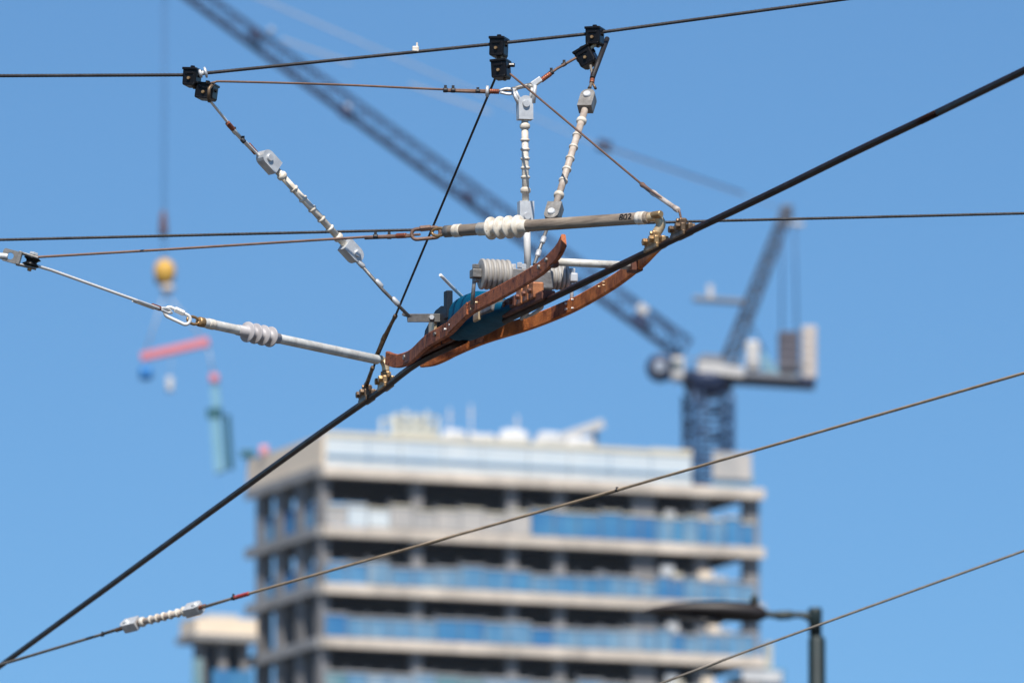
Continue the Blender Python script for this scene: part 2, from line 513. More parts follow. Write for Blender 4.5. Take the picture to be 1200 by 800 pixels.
# blue insulating body along the wire axis
rings = []
prof4 = ((539, 0.066, 0.058, 0.004), (542, 0.084, 0.068, 0.0), (549, 0.090, 0.074, -0.002), (560, 0.091, 0.078, -0.002), (571, 0.084, 0.078, 0.0), (579, 0.058, 0.074, 0.002), (589, 0.042, 0.068, 0.004), (599, 0.026, 0.054, 0.006), (608, 0.012, 0.036, 0.010))
sm = []
for (a_, b_) in zip(prof4[:-1], prof4[1:]):
    for k in range(4):
        t = k / 4
        sm.append(tuple(p + (q - p) * (t) for p, q in zip(a_, b_)))
sm.append(prof4[-1])
for _ in range(3):                 # round the profile off
    sm = [sm[0]] + [tuple((p + 2 * q + r) / 4 for p, q, r in zip(sm[i - 1], sm[i], sm[i + 1])) for i in range(1, len(sm) - 1)] + [sm[-1]]
for x, h, wd, z0 in sm:
    c = ax(x, WZ + z0)
    rg = []
    for k in range(14):
        a = 2 * math.pi * k / 14
        ca, sa = math.cos(a), math.sin(a)
        e = lambda q: math.copysign(abs(q) ** 0.6, q)
        rg.append(c + SIDE * (wd / 2 * e(ca)) + UP * (h / 2 + h / 2 * e(sa)))
    rings.append(rg)
MB().loft(rings, smooth=True).build('insulating_body', 'blue', SI)
# dark end blocks beyond it
eb = MB()
c = ax(520, WZ + 0.052)
eb.plate([ax(x_, WZ + z_) for x_, z_ in ((508, 0.016), (511, 0.050), (523, 0.082), (530, 0.086), (537, 0.080), (537, 0.016))], SIDE, 0.05)
eb.build('end_block', 'navy', SI)
c = ax(541, WZ + 0.078) - SIDE * 0.03
MB().box(c, W * 0.012, SIDE * 0.007, UP * 0.030, 0.002).build('end_post', 'navy', SI)
c = ax(525, WZ + 0.05) - SIDE * 0.034
MB().box(c, W * 0.02, SIDE * 0.004, UP * 0.016, 0.002).build('clip', 'brass_pale', SI)
# splice plates that take the far wire
c = ax(516, WZ + 0.016)
MB().box(c - SIDE * 0.013, W * 0.22, SIDE * 0.004, UP * 0.012, 0.002).build('splice_plate', 'rust_dark', SI)
MB().box(c + SIDE * 0.013, W * 0.22, SIDE * 0.004, UP * 0.012, 0.002).build('splice_plate', 'rust_dark', SI)
for x in (500, 510, 521, 533):
    MB().box(ax(x, WZ + 0.012), W * 0.03, SIDE * 0.02, UP * 0.006, 0.002).build('splice_strap', 'rust', SI)
# clamp that takes the near wire, with its copper lugs
MB().bar(ax(596, WZ + 0.012), ax(643, WZ + 0.010), 0.030, 0.020, UP, 0.003).build('wire_clamp', 'rust_dark', SI)
for x, mm in ((603, 'rust_dark'), (610, 'rust_dark'), (618, 'copper_lug'), (625.5, 'copper_lug'), (632.5, 'copper_lug')):
    l = MB()
    c = ax(x, WZ + (0.027 if x > 612 else 0.024))
    l.box(c - SIDE * 0.008, W * 0.018, SIDE * 0.012, UP * (0.017 if x > 612 else 0.012), 0.003)
    ob = l.build('lug', mm, SI)
    MB().disc(c - SIDE * 0.022, SIDE, 0.006, 0.008, 6).build('lug_bolt', 'rust_dark', ob)
MB().box(ax(586, WZ + 0.034) - SIDE * 0.022, W * 0.055, SIDE * 0.014, UP * 0.017, 0.005).build('end_casting', 'galv_dark', SI)
MB().box(ax(578, WZ + 0.02) - SIDE * 0.036, W * 0.02, SIDE * 0.003, UP * 0.010, 0.002).build('clip', 'brass_pale', SI)

# cross beam with the two ribbed drums
BL = on_skid(p1, 561)
BR = on_skid(p2, 669)
bz = at(577, 321, BL.y).z
B0 = V((BL.x, BL.y, bz)); B1 = V((BR.x, BR.y, bz))
BD = (B1 - B0).normalized()
BN = V((-BD.y, BD.x, 0))


def bpt(x):                        # point on the beam under photo column x
    return plan(x, 321, B0, B1) * 1.0


def bp(x, dz=0.0):
    p = plan(x, 321, B0, B1)
    return V((p.x, p.y, bz + dz))


MB().tube([bp(553), bp(676)], 0.009, 12).build('cross_shaft', 'galv_dark', SI)
for xa, xb, rad, nr in ((563, 598, 0.0325, 6), (642, 666, 0.0265, 5)):
    a, b = bp(xa), bp(xb)
    L = (b - a).length
    prof = [(0, rad * 0.55), (0.0005, rad * 0.92)]
    for k in range(nr):
        t = L * (k + 0.08) / nr
        s_ = L / nr
        prof += [(t, rad * 0.985), (t + s_ * 0.12, rad), (t + s_ * 0.42, rad), (t + s_ * 0.54, rad * 0.97), (t + s_ * 0.62, rad * 0.74), (t + s_ * 0.86, rad * 0.74), (t + s_ * 0.92, rad * 0.96)]
    prof = [q for q in prof if q[0] < L] + [(L, rad * 0.6)]
    MB().lathe(a, b, prof, 32).build('ribbed_drum', 'drum', SI)
for x, foot, mm in ((557.5, BL + UP * 0.012, 'galv_dark'), (670, BR + UP * 0.006, 'galv')):
    c = bp(x)
    hg = MB().box(c, BD * 0.010, BN * 0.014, UP * 0.009, 0.002).build('hanger_block', mm, SI)
    foot = V((c.x, c.y, foot.z)) - (SIDE * 0.008 if x < 600 else -SIDE * 0.0)
    MB().tube([c + UP * 0.020, foot], 0.0042, 10).build('hanger_bolt', mm, hg)
    MB().disc(c + UP * 0.015, UP, 0.0085, 0.010, 6).build('nut', mm, hg)
    MB().disc(c - UP * 0.014, UP, 0.0085, 0.008, 6).build('nut', mm, hg)
cm = MB()
c = (bp(616) + bp(640)) / 2
cm.box(bp(629, -0.012), BD * 0.026, BN * 0.04, UP * 0.020, 0.004)
cm.box(bp(606, 0.002), BD * 0.015, BN * 0.018, UP * 0.010, 0.002)
cm.box(bp(630, -0.038), BD * 0.024, BN * 0.03, UP * 0.010, 0.003)
cm.build('centre_mount', 'galv_dark', SI)
for x, dz in ((600, 0.016), (607, 0.02), (612, 0.017), (622, 0.014), (638, 0.01)):
    MB().disc(bp(x, dz) - BN * 0.012, UP, 0.006, 0.012, 6).build('nut', 'galv', SI)

# bracket arm to the far left, loop on the far right, arcing horn, tip spreader tube
YB = ax(526).y
ba, bb = at(477.5, 372.5, YB - 0.06), at(536, 372.5, YB)
arm = MB().bar(ba, bb, 0.005, 0.018, UP, 0.001).build('bracket_arm', 'galv_dark', SI)
MB().disc(at(506, 372, YB - 0.034), V((0, 1, 0)), 0.006, 0.012, 6).build('bolt', 'galv', arm)
MB().tube([at(472.5, 368, YB - 0.07), at(484, 371.5, YB - 0.05)], 0.004, 8).build('pin', 'galv_dark', arm)
lp = [ax(592, WZ + 0.010) + SIDE * 0.045, ax(600, WZ + 0.012) + SIDE * 0.05, ax(606, WZ + 0.02) + SIDE * 0.055, ax(610, WZ + 0.022) + SIDE * 0.035, ax(604, WZ + 0.012) + SIDE * 0.03, ax(594, WZ + 0.004) + SIDE * 0.032]
MB().tube(bez(lp, 4), 0.0038, 8).build('loop', 'galv', SI)
MB().tube(bez([at(516, 322, YB - 0.25), at(530, 336.5, YB - 0.2), at(540, 346, YB - 0.14), at(544, 351, YB - 0.12), at(546, 362, YB - 0.1)], 5), 0.0035, 10).build('arcing_horn', 'rope_bright', SI)
sa = on_skid(p1, 648) + UP * 0.010
sb = on_skid(p2, 747) + UP * 0.012
st = MB().tube([at(652, 306.8, sa.y), at(744, 311.5, sb.y)], 0.0082, 16).build('spreader_tube', 'tube_pale', SI)
cl = MB().box(at(745, 312.5, sb.y) - SIDE * 0.002, SIDE * 0.012, W * 0.02, UP * 0.011, 0.002)
cl.build('tube_clip', 'rust_dark', st)
MB().box(at(650, 310, sa.y), SIDE * 0.006, W * 0.012, UP * 0.006, 0.002).build('tube_clip', 'rust_dark', st)

# ------------------------------------------------------------------ grips on the contact wire
def grip(x, y, label, m):
    """two-jaw grip clamped on the contact wire below photo point (x, y)"""
    d = None
    pts = resample(bez(far_pts, 4), 0.05) if x < 600 else resample(bez(near_pts, 4), 0.05)
    best = None
    for i in range(len(pts) - 1):
        q = pts[i] - EYE
        qx = 600 + FPX * q.x / (q.y * cp + q.z * sp)
        if best is None or abs(qx - x) < best[0]:
            best = (abs(qx - x), pts[i], (pts[i + 1] - pts[i]).normalized())
    p, d = best[1], best[2]
    if d.y > 0: d = -d
    s = V((-d.y, d.x, 0))
    if s.x < 0: s = -s
    t = thing('wire_grip', p, label, 'wire grip', 'grips on the contact wire')
    for e in (-1, 1):
        j = MB()
        j.box(p + UP * 0.013 + s * e * 0.0075, d * 0.036, s * 0.0050, UP * 0.009, 0.003)
        j.box(p + UP * 0.001 + s * e * 0.0085, d * 0.043, s * 0.003, UP * 0.005, 0.0015)
        jo = j.build('jaw', m, t)
        for k in (-1, 1):
            MB().disc(p + UP * 0.015 + s * e * 0.0155 + d * k * 0.021, s, 0.0078, 0.010, 6).build('bolt', m, jo)
    k = MB().box(p + UP * 0.028, d * 0.011, s * 0.008, UP * 0.007, 0.003)
    k.build('lug', m, t)
    MB().disc(p + UP * 0.030, s, 0.005, 0.022, 8).build('pin', m, t)
    return t, p, s, d


g1, gp1, gs1, gd1 = grip(451, 454, 'brass grip on the contact wire under the hook of the pale lower tube', 'brass')
g2, gp2, gs2, gd2 = grip(428, 470, 'dark brass grip on the contact wire, lowest of all, under a sleeved dropper', 'brass_dark')
g3, gp3, gs3, gd3 = grip(772, 289, 'golden grip on the contact wire above the tip of the orange skid', 'brass')
g4, gp4, gs4, gd4 = grip(802, 274.5, 'dark grip where the slanting dropper meets the contact wire, uppermost grip', 'brass_dark')


# ------------------------------------------------------------------ pull-off arms
def shed_profile(L, pos, r0, r1):
    prof = [(0, r0)]
    for t in pos:
        prof += [(t - 0.0042, r0), (t - 0.0022, r0 * 1.3), (t - 0.0006, r1 * 0.95), (t, r1), (t + 0.0024, r1), (t + 0.0036, r1 * 0.93), (t + 0.006, r0 * 1.15), (t + 0.0072, r0)]
    prof.append((L, r0))
    return prof


def pull_off(a, b, r, sheds, hook, label, m, band_at, band_m, shed_m, shed_r):
    t = thing('pull_off_arm', b, label, 'pull-off arm', 'pull-off arms')
    d = (b - a).normalized()
    L = (b - a).length
    MB().lathe(a, b, [(0, r * 0.9), (0.003, r), (L - 0.003, r), (L, r * 0.85)], 24).build('tube', m, t)
    ts = [L * s for s in sheds]
    s0, s1 = a + d * (ts[0] - 0.03), a + d * (ts[-1] + 0.026)
    pr = shed_profile((s1 - s0).length, [x - ts[0] + 0.03 for x in ts], r * 1.12, shed_r)
    MB().lathe(s0, s1, pr, 32).build('insulator_sheds', shed_m, t)
    for q in band_at:
        c = a + d * L * q
        MB().lathe(c - d * 0.010, c + d * 0.010, [(0, r * 1.02), (0.002, r * 1.10), (0.008, r * 1.10), (0.010, r * 1.04), (0.012, r * 1.10), (0.018, r * 1.10), (0.02, r * 1.02)], 24).build('band', band_m, t)
    MB().lathe(a - d * 0.004, a + d * 0.012, [(0, r * 0.8), (0.002, r * 1.03), (0.014, r * 1.03), (0.016, r * 0.95)], 20).build('end_ferrule', 'brass' if m == 'tube_pale' else 'galv_dark', t)
    # eye at the line end
    e0 = a - d * 0.02
    _, s, u = frame(d)
    MB().tube([e0 + d * 0.018 * math.cos(k) + u * 0.008 * math.sin(k) for k in [2 * math.pi * i / 16 for i in range(16)]], 0.0032, 8, closed=True).build('eye', 'brass', t)
    return t


LA, LB = at(234, 377, 24.25), at(443, 421.5, gp1.y - 0.02)
lo_arm = pull_off(LA, LB, 0.0105, (0.262, 0.305, 0.348, 0.39), None, 'pale pull-off tube with shade-grey sheds slanting down to the lower brass grip', 'tube_pale', (0.06,), 'white', 'silicone', 0.0225)
hk = bez([LB - (LB - LA).normalized() * 0.01, at(447, 421, gp1.y), at(451.5, 428, gp1.y), gp1 + UP * 0.036], 6)
MB().tube(hk, 0.0085, 14).build('hook', 'brass_pale', lo_arm)
RA, RB = at(523, 271.2, 23.02), at(760, 255, gp3.y)
hi_arm = pull_off(RA, RB, 0.0122, (0.222, 0.268, 0.312, 0.357), None, 'brown weathered pull-off tube with white sheds and a marking, above the skids', 'tube_brown', (0.058, 0.965), 'white', 'white', 0.0235)
hk = bez([RB - (RB - RA).normalized() * 0.012, at(765, 254, gp3.y), at(770, 255.5, gp3.y), at(774.5, 263, gp3.y), gp3 + UP * 0.026], 6)
ho = MB().tube(hk, 0.0100, 14).build('hook', 'brass_pale', hi_arm)
MB().disc(at(769.5, 251.5, gp3.y - 0.012), V((0.7, -0.7, 0)), 0.0075, 0.026, 12).build('hook_pin', 'brass', ho)
# painted marking on the tube
fc = bpy.data.curves.new('marking', 'FONT')
fc.body = '802'
fc.size = 0.019
fc.extrude = 0.0006
fc.align_x = 'CENTER'; fc.align_y = 'CENTER'
d, s, u = frame(RB - RA)
tn = V((0, -1, 0)); tn = (tn - d * tn.dot(d)).normalized()
tu = tn.cross(d).normalized()
pc = RA + (RB - RA) * 0.905 + (tn * 0.985 + tu * 0.17) * 0.0122
fo = bpy.data.objects.new('marking', fc)
COL.objects.link(fo)
dg = bpy.context.evaluated_depsgraph_get()
tm = bpy.data.meshes.new_from_object(fo.evaluated_get(dg))
bpy.data.objects.remove(fo)
mk = MB()
# wrap the digits round the tube
rr_ = 0.0122 + 0.0009
for q in tm.vertices:
    an = q.co.y / rr_ + 0.17
    mk.v.append(RA + (RB - RA) * 0.905 + d * q.co.x * 1.15 + (tn * math.cos(an) + tu * math.sin(an)) * (rr_ + q.co.z))
for pgn in tm.polygons:
    mk.face(list(pgn.vertices))
mk.build('marking', 'ink', hi_arm)


# ------------------------------------------------------------------ insulator rods
def clevis(mb, p, d, side, wdt=0.030, ln=0.042, th=0.022):
    """rounded end fitting with a nose towards -d; returns its builder"""
    out = []
    for k in range(9):
        a = math.pi * k / 8
        out.append(p - d * (ln * 0.45) + side * (wdt / 2 * math.cos(a)) - d * (wdt / 2 * math.sin(a)))
    out += [p - side * wdt / 2 + d * ln * 0.5, p + side * wdt / 2 + d * ln * 0.5]
    mb.plate(out, d.cross(side), th)
    return mb


def rod(a, b, collars, label, r=0.0073, m='white', cm_='white', fit='galv', tail=None, big=(0, -1), turn=0.0, fl=0.037, toptail=None):
    """a, b: ends of the white rod; collars: fractions along it"""
    t = thing('insulator_rod', b, label, 'insulator rod', 'white insulator rods')
    d = (b - a).normalized()
    L = (b - a).length
    MB().lathe(a, b, [(0, r), (L * 0.5, r * 1.0), (L, r)], 20).build('rod', m, t)
    for i, q in enumerate(collars):
        c = a + d * L * q
        bigc = i in big or (i - len(collars)) in big
        hh, rr = (0.0065, r * 1.5) if bigc else (0.0032, r * 1.36)
        MB().lathe(c - d * hh, c + d * hh, [(0, r * 1.0), (hh * 0.5, rr * 0.97), (hh * 0.8, rr), (hh * 1.3, rr), (hh * 1.7, rr * 0.94), (2 * hh, r * 1.0)], 20).build('collar', cm_, t)
    view = V((0, 1, 0))
    side = d.cross(view).normalized()
    fr = side.cross(d).normalized()
    side = (side * math.cos(turn) + fr * math.sin(turn)).normalized()
    nrm = d.cross(side)
    for e, sg in ((a, 1), (b, -1)):
        dd = d * sg
        f = clevis(MB(), e - dd * fl * 0.42, dd, side, 0.031, fl, 0.024).build('end_fitting', fit, t)
        MB().disc(e - dd * fl * 0.8, nrm, 0.0085, 0.034, 12).build('pin', 'galv', f)
    if tail:
        tl = MB().tube(tail, 0.0036, 10)
        tb = tl.build('tail_rod', 'galv_dark', t)
        for q in (0.12, 0.45, 0.75):
            c = tail[0].lerp(tail[-1], q)
            dd = (tail[-1] - tail[0]).normalized()
            MB().lathe(c - dd * 0.011, c + dd * 0.011, [(0, 0.0036), (0.003, 0.0058), (0.018, 0.0058), (0.022, 0.0036)], 10).build('nut', 'galv', tb)
    return t


YS = 23.6
# left rod
a, b = at(322, 197, 23.62), at(404.5, 287, 23.74)
rod(a, b, (0.10, 0.27, 0.40, 0.53, 0.66, 0.78, 0.90), 'cream insulator rod slanting down to the bracket on the far end of the skids',
    tail=[at(415, 301, 23.75), at(449, 340, 23.77), at(479.5, 370.5, 23.79)], turn=0.5)
# middle rod
a, b = at(615, 139, YS), at(616, 238, YS)
mid = rod(a, b, (0.09, 0.255, 0.365, 0.475, 0.585, 0.695, 0.85), 'upright cream insulator rod hung between two short stays above the white sheds', turn=0.25)
pr_ = MB().tube([at(617, 254, YS), at(618.6, 318, YS)], 0.0075, 14)
pr_.build('tail_rod', 'rope_bright', mid)
# right rod
a, b = at(686, 127, 23.5), at(651, 242, 23.32)
rod(a, b, (0.13, 0.28, 0.40, 0.515, 0.625, 0.74, 0.885), 'stained insulator rod leaning to the left under the topmost black clamp', m='white_dirty', cm_='white', fit='galv_dark',
    tail=[at(645, 258, 23.31), at(638, 276, 23.28), at(626, 310, 23.2)], turn=-0.35)
# rod on the lower span
a, b = at(161, 729.8, 28.4), at(220, 715, 28.3)
rod(a, b, (0.10, 0.27, 0.40, 0.53, 0.66, 0.80, 0.93), 'pale ribbed insulator rod in the lower span wire, next to a red sleeve', r=0.0085, m='white_dirty', turn=0.9)


# ------------------------------------------------------------------ span wires, stays and droppers
def ext(p, q, L):                  # run on beyond p, away from q
    return p + (p - q).normalized() * L


def ferr(a, b, r, m, parent, name='ferrule'):
    n = 5
    d = (b - a).normalized(); L = (b - a).length
    prof = []
    for k in range(n):
        prof += [(L * k / n, r * 0.86), (L * (k + 0.25) / n, r), (L * (k + 0.75) / n, r), (L * (k + 0.98) / n, r * 0.86)]
    return MB().lathe(a, b, prof, 12).build(name, m, parent)


def tie(p, d, r, parent, m='tie'):
    d = d.normalized()
    r = r * 0.62
    t = MB().lathe(p - d * 0.005, p + d * 0.005, [(0, r * 0.9), (0.002, r), (0.008, r), (0.010, r * 0.9)], 10)
    t.box(p + UP * r * 1.2, V((0.003, 0, 0)), V((0, 0.003, 0)), UP * r * 0.75)
    return t.build('tie', m, parent)


def rope_thing(name, pts, r, m, label, cat='wire', group=None, lobes=6, step=0.003, pitch=0.055):
    t = thing(name, pts[0], label, cat, group)
    pts = resample(pts, step)
    MB().tube(pts, r, 18 if lobes else 10, lobes=lobes, pitch=pitch, depth=0.16).build('strand', m, t)
    return t


# top span wire
q0, q1, q2, q3, q4 = at(0, 89, 23.28), at(216, 88, 23.4), at(585, 51, 23.6), at(697, 39, 23.66), at(985, 0, 23.82)
tp = [ext(q0, q1, 5), q0, q1, at(250, 85, 23.42), q2, q3, q4, ext(q4, q3, 5)]
top = rope_thing('span_wire', tp, 0.0037, 'rope_dark', 'twisted dark span wire along the top carrying three black clamps', 'span wire', 'span wires')
cpp = at(487, 60, 23.55)
MB().box(cpp + UP * 0.004, V((0.007, 0, 0)), V((0, 0.006, 0)), UP * 0.006, 0.002).box(cpp + UP * 0.012 + V((0.003, 0, 0)), V((0.0018, 0, 0)), V((0, 0.002, 0)), UP * 0.006).build('clip', 'white', top)

# middle dark span wire (behind the pull-off tube)
m0, m1, m2, m3 = at(0, 281, 24.6), at(520, 268.5, 24.6), at(830, 259, 24.6), at(1200, 250, 24.6)
rope_thing('span_wire', [ext(m0, m1, 5), m0, m1, m2, m3, ext(m3, m2, 5)], 0.0032, 'rope_dark', 'thin dark span wire crossing the whole view just behind the brown tube', 'span wire', 'span wires')

# lower span wire with the rod in it
l0, l1 = at(15, 774, 28.9), at(142, 736, 28.45)
l2, l3, l4, l5 = at(237, 711, 28.25), at(292, 695, 28.1), at(723, 574, 26.8), at(1200, 437, 25.4)
low = rope_thing('span_wire', [ext(l0, l1, 8), l0, l1], 0.0036, 'rope_grey', 'short thin span wire running from the lower left corner to the ribbed rod', 'span wire', 'span wires', step=0.2, lobes=0)
tie(at(120, 743.5, 28.5), l1 - l0, 0.007, low)
ferr(at(136, 738, 28.46), at(148, 734, 28.44), 0.0056, 'brass_dark', low)
MB().tube([at(120, 742, 28.5), at(148, 733, 28.44)], 0.0032, 8).build('doubled_end', 'rope_grey', low)
lo2 = rope_thing('span_wire', [l2, l3, l4, l5, ext(l5, l4, 5)], 0.0034, 'rope_tan', 'tan span wire rising in front of the tower from the ribbed rod', 'span wire', 'span wires', step=0.2, lobes=0)
ferr(at(233, 712, 28.27), at(241, 709.5, 28.25), 0.0056, 'ferrule', lo2)
MB().tube([at(238, 711.5, 28.26), at(275, 700, 28.15)], 0.0032, 10).build('doubled_end', 'rope_brown', lo2)
ferr(at(275, 700, 28.15), at(292, 695, 28.1), 0.0056, 'ferrule_red', lo2)
tie(at(273.5, 700.5, 28.15), l3 - l2, 0.009, lo2)
tie(at(723, 574, 26.8), l4 - l3, 0.0062, lo2)
b0, b1, b2, b3 = at(775, 800, 27), at(882, 760, 27), at(1010, 713.5, 27), at(1200, 645, 27)
rope_thing('span_wire', [ext(b0, b1, 6), b0, b1, b2, b3, ext(b3, b2, 6)], 0.0031, 'rope_grey', 'thin grey span wire passing in front of the street lamp', 'span wire', 'span wires', step=0.2, lobes=0)

# stay from the first clamp to the middle rod, and from there to the third clamp
s0 = [at(243, 110, 23.4), at(244, 100, 23.4), at(252, 96.5, 23.41), at(270, 95.8, 23.42), at(400, 99.5, 23.5), at(520, 105, 23.57), at(600, 106.5, 23.6)]
st1 = rope_thing('stay_wire', bez(s0, 4), 0.0024, 'rope_brown', 'thin brown stay wire from the first black clamp to the upright rod', 'stay wire', 'stay wires')
MB().tube([at(520, 106.5, 23.57), at(574, 108.3, 23.59)], 0.0032, 8).build('doubled_end', 'rope_brown', st1)
ferr(at(574, 107.2, 23.59), at(585, 107.4, 23.59), 0.0056, 'ferrule', st1)
MB().lathe(at(569, 107, 23.585), at(572.5, 107.2, 23.585), [(0, 0.009), (0.001, 0.012), (0.006, 0.012), (0.007, 0.009)], 14).build('ring', 'galv', st1)
for x in (522, 531, 560):
    tie(at(x, 105.7 + (x - 520) * 0.03, 23.57), V((1, 0, 0)), 0.0085 if x < 540 else 0.0065, st1)
MB().tube(bez([at(585, 106.5, 23.59), at(594, 104, 23.59), at(602, 106, 23.59), at(598, 110.5, 23.59), at(586, 108.5, 23.59)], 4), 0.003, 8).build('thimble', 'galv', st1)
st2 = rope_thing('stay_wire', [at(627, 100, 23.6), at(633, 95.5, 23.61), at(652, 81, 23.63), at(676, 67.5, 23.65)], 0.0030, 'rope_brown', 'short stay wire rising from the upright rod to the third black clamp', 'stay wire', 'stay wires')
ferr(at(634, 94.5, 23.61), at(645, 86.5, 23.62), 0.0056, 'ferrule', st2)
tie(at(646, 85.5, 23.62), V((1, 0, 0.6)), 0.0085, st2)
tie(at(661, 75.5, 23.64), V((1, 0, 0.6)), 0.0075, st2)
# V of straps on top of the middle rod
VP = mid
for pa, pb, rr in (((601, 108), (608, 122), 0.0042), ((604.5, 107), (611, 120), 0.0030), ((627, 100), (625, 121), 0.0045), ((623.5, 103), (620.5, 120), 0.0030)):
    MB().tube([at(*pa, YS - 0.01), at(*pb, YS - 0.005)], rr, 8).build('strap', 'galv', mid)
MB().box(at(628.5, 96.5, YS), V((0.010, 0, 0.007)), V((0, 0.008, 0)), V((-0.0035, 0, 0.005)), 0.002).build('shackle', 'galv', mid)
MB().tube(bez([at(602, 105, YS), at(608, 102.5, YS), at(618, 100.5, YS), at(624, 99, YS)], 4), 0.0045, 10).build('link', 'galv_dark', mid)
MB().disc(at(602.5, 106.5, YS), V((1, 0, 0)), 0.008, 0.012, 10).build('pin', 'galv_dark', mid)
MB().disc(at(622, 102, YS), V((1, 0, 0)), 0.008, 0.014, 10).build('pin', 'galv_dark', mid)

# left stay: first clamp down to the cream rod
st3 = rope_thing('stay_wire', [at(246, 118, 23.42), at(272, 150, 23.5), at(303, 182, 23.6)], 0.0030, 'rope_bright', 'bright wire with copper sleeves from the first black clamp down to the slanting rod', 'stay wire', 'stay wires')
MB().tube([at(267, 147, 23.5), at(298, 179, 23.6)], 0.0032, 8).build('doubled_end', 'rope_bright', st3)
ferr(at(266.5, 144, 23.48), at(273, 151.5, 23.5), 0.0056, 'ferrule', st3)
ferr(at(291, 169.5, 23.58), at(300, 179.5, 23.6), 0.0056, 'ferrule', st3)
for p in ((275, 154.5), (285, 165)):
    tie(at(*p, 23.53), V((0.7, 0, -0.75)), 0.0082, st3)

# right stay: third clamp to the leaning rod
st4 = rope_thing('stay_wire', [at(692, 77, 23.62), at(694.5, 90, 23.6), at(691.5, 103, 23.55)], 0.0032, 'rope_grey', 'very short wire with a copper sleeve under the topmost clamp, above the leaning rod', 'stay wire', 'stay wires')
ferr(at(695, 87, 23.6), at(693.5, 97.5, 23.57), 0.0056, 'ferrule', st4)
MB().tube([at(690, 104, 23.56), at(693.5, 96, 23.57), at(698, 104, 23.55)], 0.003, 8).build('thimble', 'brass_dark', st4)
tag(MB().tube([at(711.5, 45.5, 23.7), at(694, 92, 23.58)], 0.0055, 10).build('steel_rod', 'rope_dark'), 'bare dark rod beside the topmost black clamp', 'rod')

# droppers to the contact wire
d0, d1, d2 = at(582, 88, 23.6), at(463, 371, 24.55), at(428, 452, gp2.y)
dr1 = rope_thing('dropper_wire', [d0, d1, at(440, 424, 24.72), gp2 + UP * 0.03], 0.0026, 'rope_dark', 'dark dropper wire falling from the second black clamp to the lowest grip', 'dropper', 'dropper wires')


def sleeve(parent, a, b, r, m):
    L = (b - a).length
    MB().lathe(a, b, [(0, r * 0.7), (L * 0.03, r), (L * 0.12, r), (L * 0.15, r * 0.82), (L * 0.85, r * 0.82), (L * 0.88, r), (L * 0.97, r), (L, r * 0.7)], 14).build('sleeve', m, parent)


sleeve(dr1, at(464, 369, 24.54), at(449.5, 396, 24.63), 0.0050, 'brass_dark')
sleeve(dr1, at(449.5, 396, 24.63), at(440, 419, 24.70), 0.0050, 'brass_dark')
sleeve(dr1, at(437, 430, 24.74), at(428.5, 452, gp2.y), 0.0050, 'brass_dark')
dr2 = rope_thing('dropper_wire', [at(598, 87, 23.58), at(752, 216, 22.9), at(796, 247, gp4.y), gp4 + UP * 0.03], 0.0024, 'rope_brown', 'thin brown dropper wire slanting from the second clamp to the uppermost grip', 'dropper', 'dropper wires')
sleeve(dr2, at(752, 216, 22.9), at(766, 227, 22.82), 0.0054, 'rope_brown')
sleeve(dr2, at(764, 225, 22.82), at(795, 246.5, gp4.y), 0.0060, 'white_dirty')

# bridle wires and quick links to the pulley
YP = 23.8
br1 = rope_thing('bridle_wire', [at(43, 311.5, YP), at(60, 316.5, YP + 0.04), at(160, 352, 24.0), at(201, 366.5, 24.18)], 0.0034, 'rope_bright', 'bright steel bridle wire from the pulley to the pale lower tube', 'bridle wire', 'bridle wires')
MB().tube([at(156, 352.5, 24.0), at(180, 361.2, 24.1)], 0.0032, 8).build('doubled_end', 'rope_bright', br1)
ferr(at(178, 358, 24.1), at(187.5, 361.5, 24.12), 0.0056, 'ferrule', br1)
MB().tube(bez([at(188, 361, 24.12), at(196, 361.5, 24.15), at(200, 365, 24.16), at(196, 366.5, 24.15), at(188, 362.5, 24.12)], 4), 0.003, 8).build('thimble', 'rope_bright', br1)
br2 = rope_thing('bridle_wire', [at(40, 301.5, YP), at(200, 292, YP - 0.24), at(430, 277.6, 23.2), at(492, 274.8, 23.08)], 0.0028, 'rope_copper', 'brown bridle wire from the pulley to the brown weathered tube', 'bridle wire', 'bridle wires')
MB().tube([at(428, 279, 23.2), at(482, 276.8, 23.1)], 0.0032, 8).build('doubled_end', 'rope_brown', br2)
ferr(at(465, 276.5, 23.13), at(476, 276, 23.11), 0.0056, 'ferrule', br2)
for x in (440, 456):
    tie(at(x, 277.3, 23.17), V((1, 0, 0)), 0.0085, br2)


def quick_link(c, d, L, wdt, label, m):
    t = thing('quick_link', c, label, 'link', 'quick links')
    d = d.normalized()
    n = V((0, -1, 0))
    s = n.cross(d).normalized()
    pts = []
    for k in range(12):
        a = -math.pi / 2 + math.pi * k / 11
        pts.append(c + d * (L / 2 - wdt / 2 + wdt / 2 * math.cos(a)) + s * (wdt / 2 * math.sin(a)))
    for k in range(12):
        a = math.pi / 2 + math.pi * k / 11
        pts.append(c + d * (-L / 2 + wdt / 2 + wdt / 2 * math.cos(a)) + s * (wdt / 2 * math.sin(a)))
    MB().tube(pts, 0.0038, 10, closed=True).build('link_bar', m, t)
    sgn = 1 if (s.z > 0) else -1
    p = c + s * sgn * wdt / 2
    MB().lathe(p - d * L * 0.2, p + d * L * 0.2, [(0, 0.005), (0.002, 0.0065), (L * 0.4 - 0.002, 0.0065), (L * 0.4, 0.005)], 6, smooth=False).build('link_nut', m, t)
    return t


quick_link(at(208, 370, 24.2), at(222, 376.5, 24.2) - at(196, 364.5, 24.19), px(33), px(12), 'pale steel link between the bright bridle wire and the lower tube', 'rope_bright')
quick_link(at(499, 273.5, 23.06), at(515, 272, 23.06) - at(484, 275, 23.065), px(33), px(12), 'brown steel link between the brown bridle wire and the upper tube', 'rope_brown')

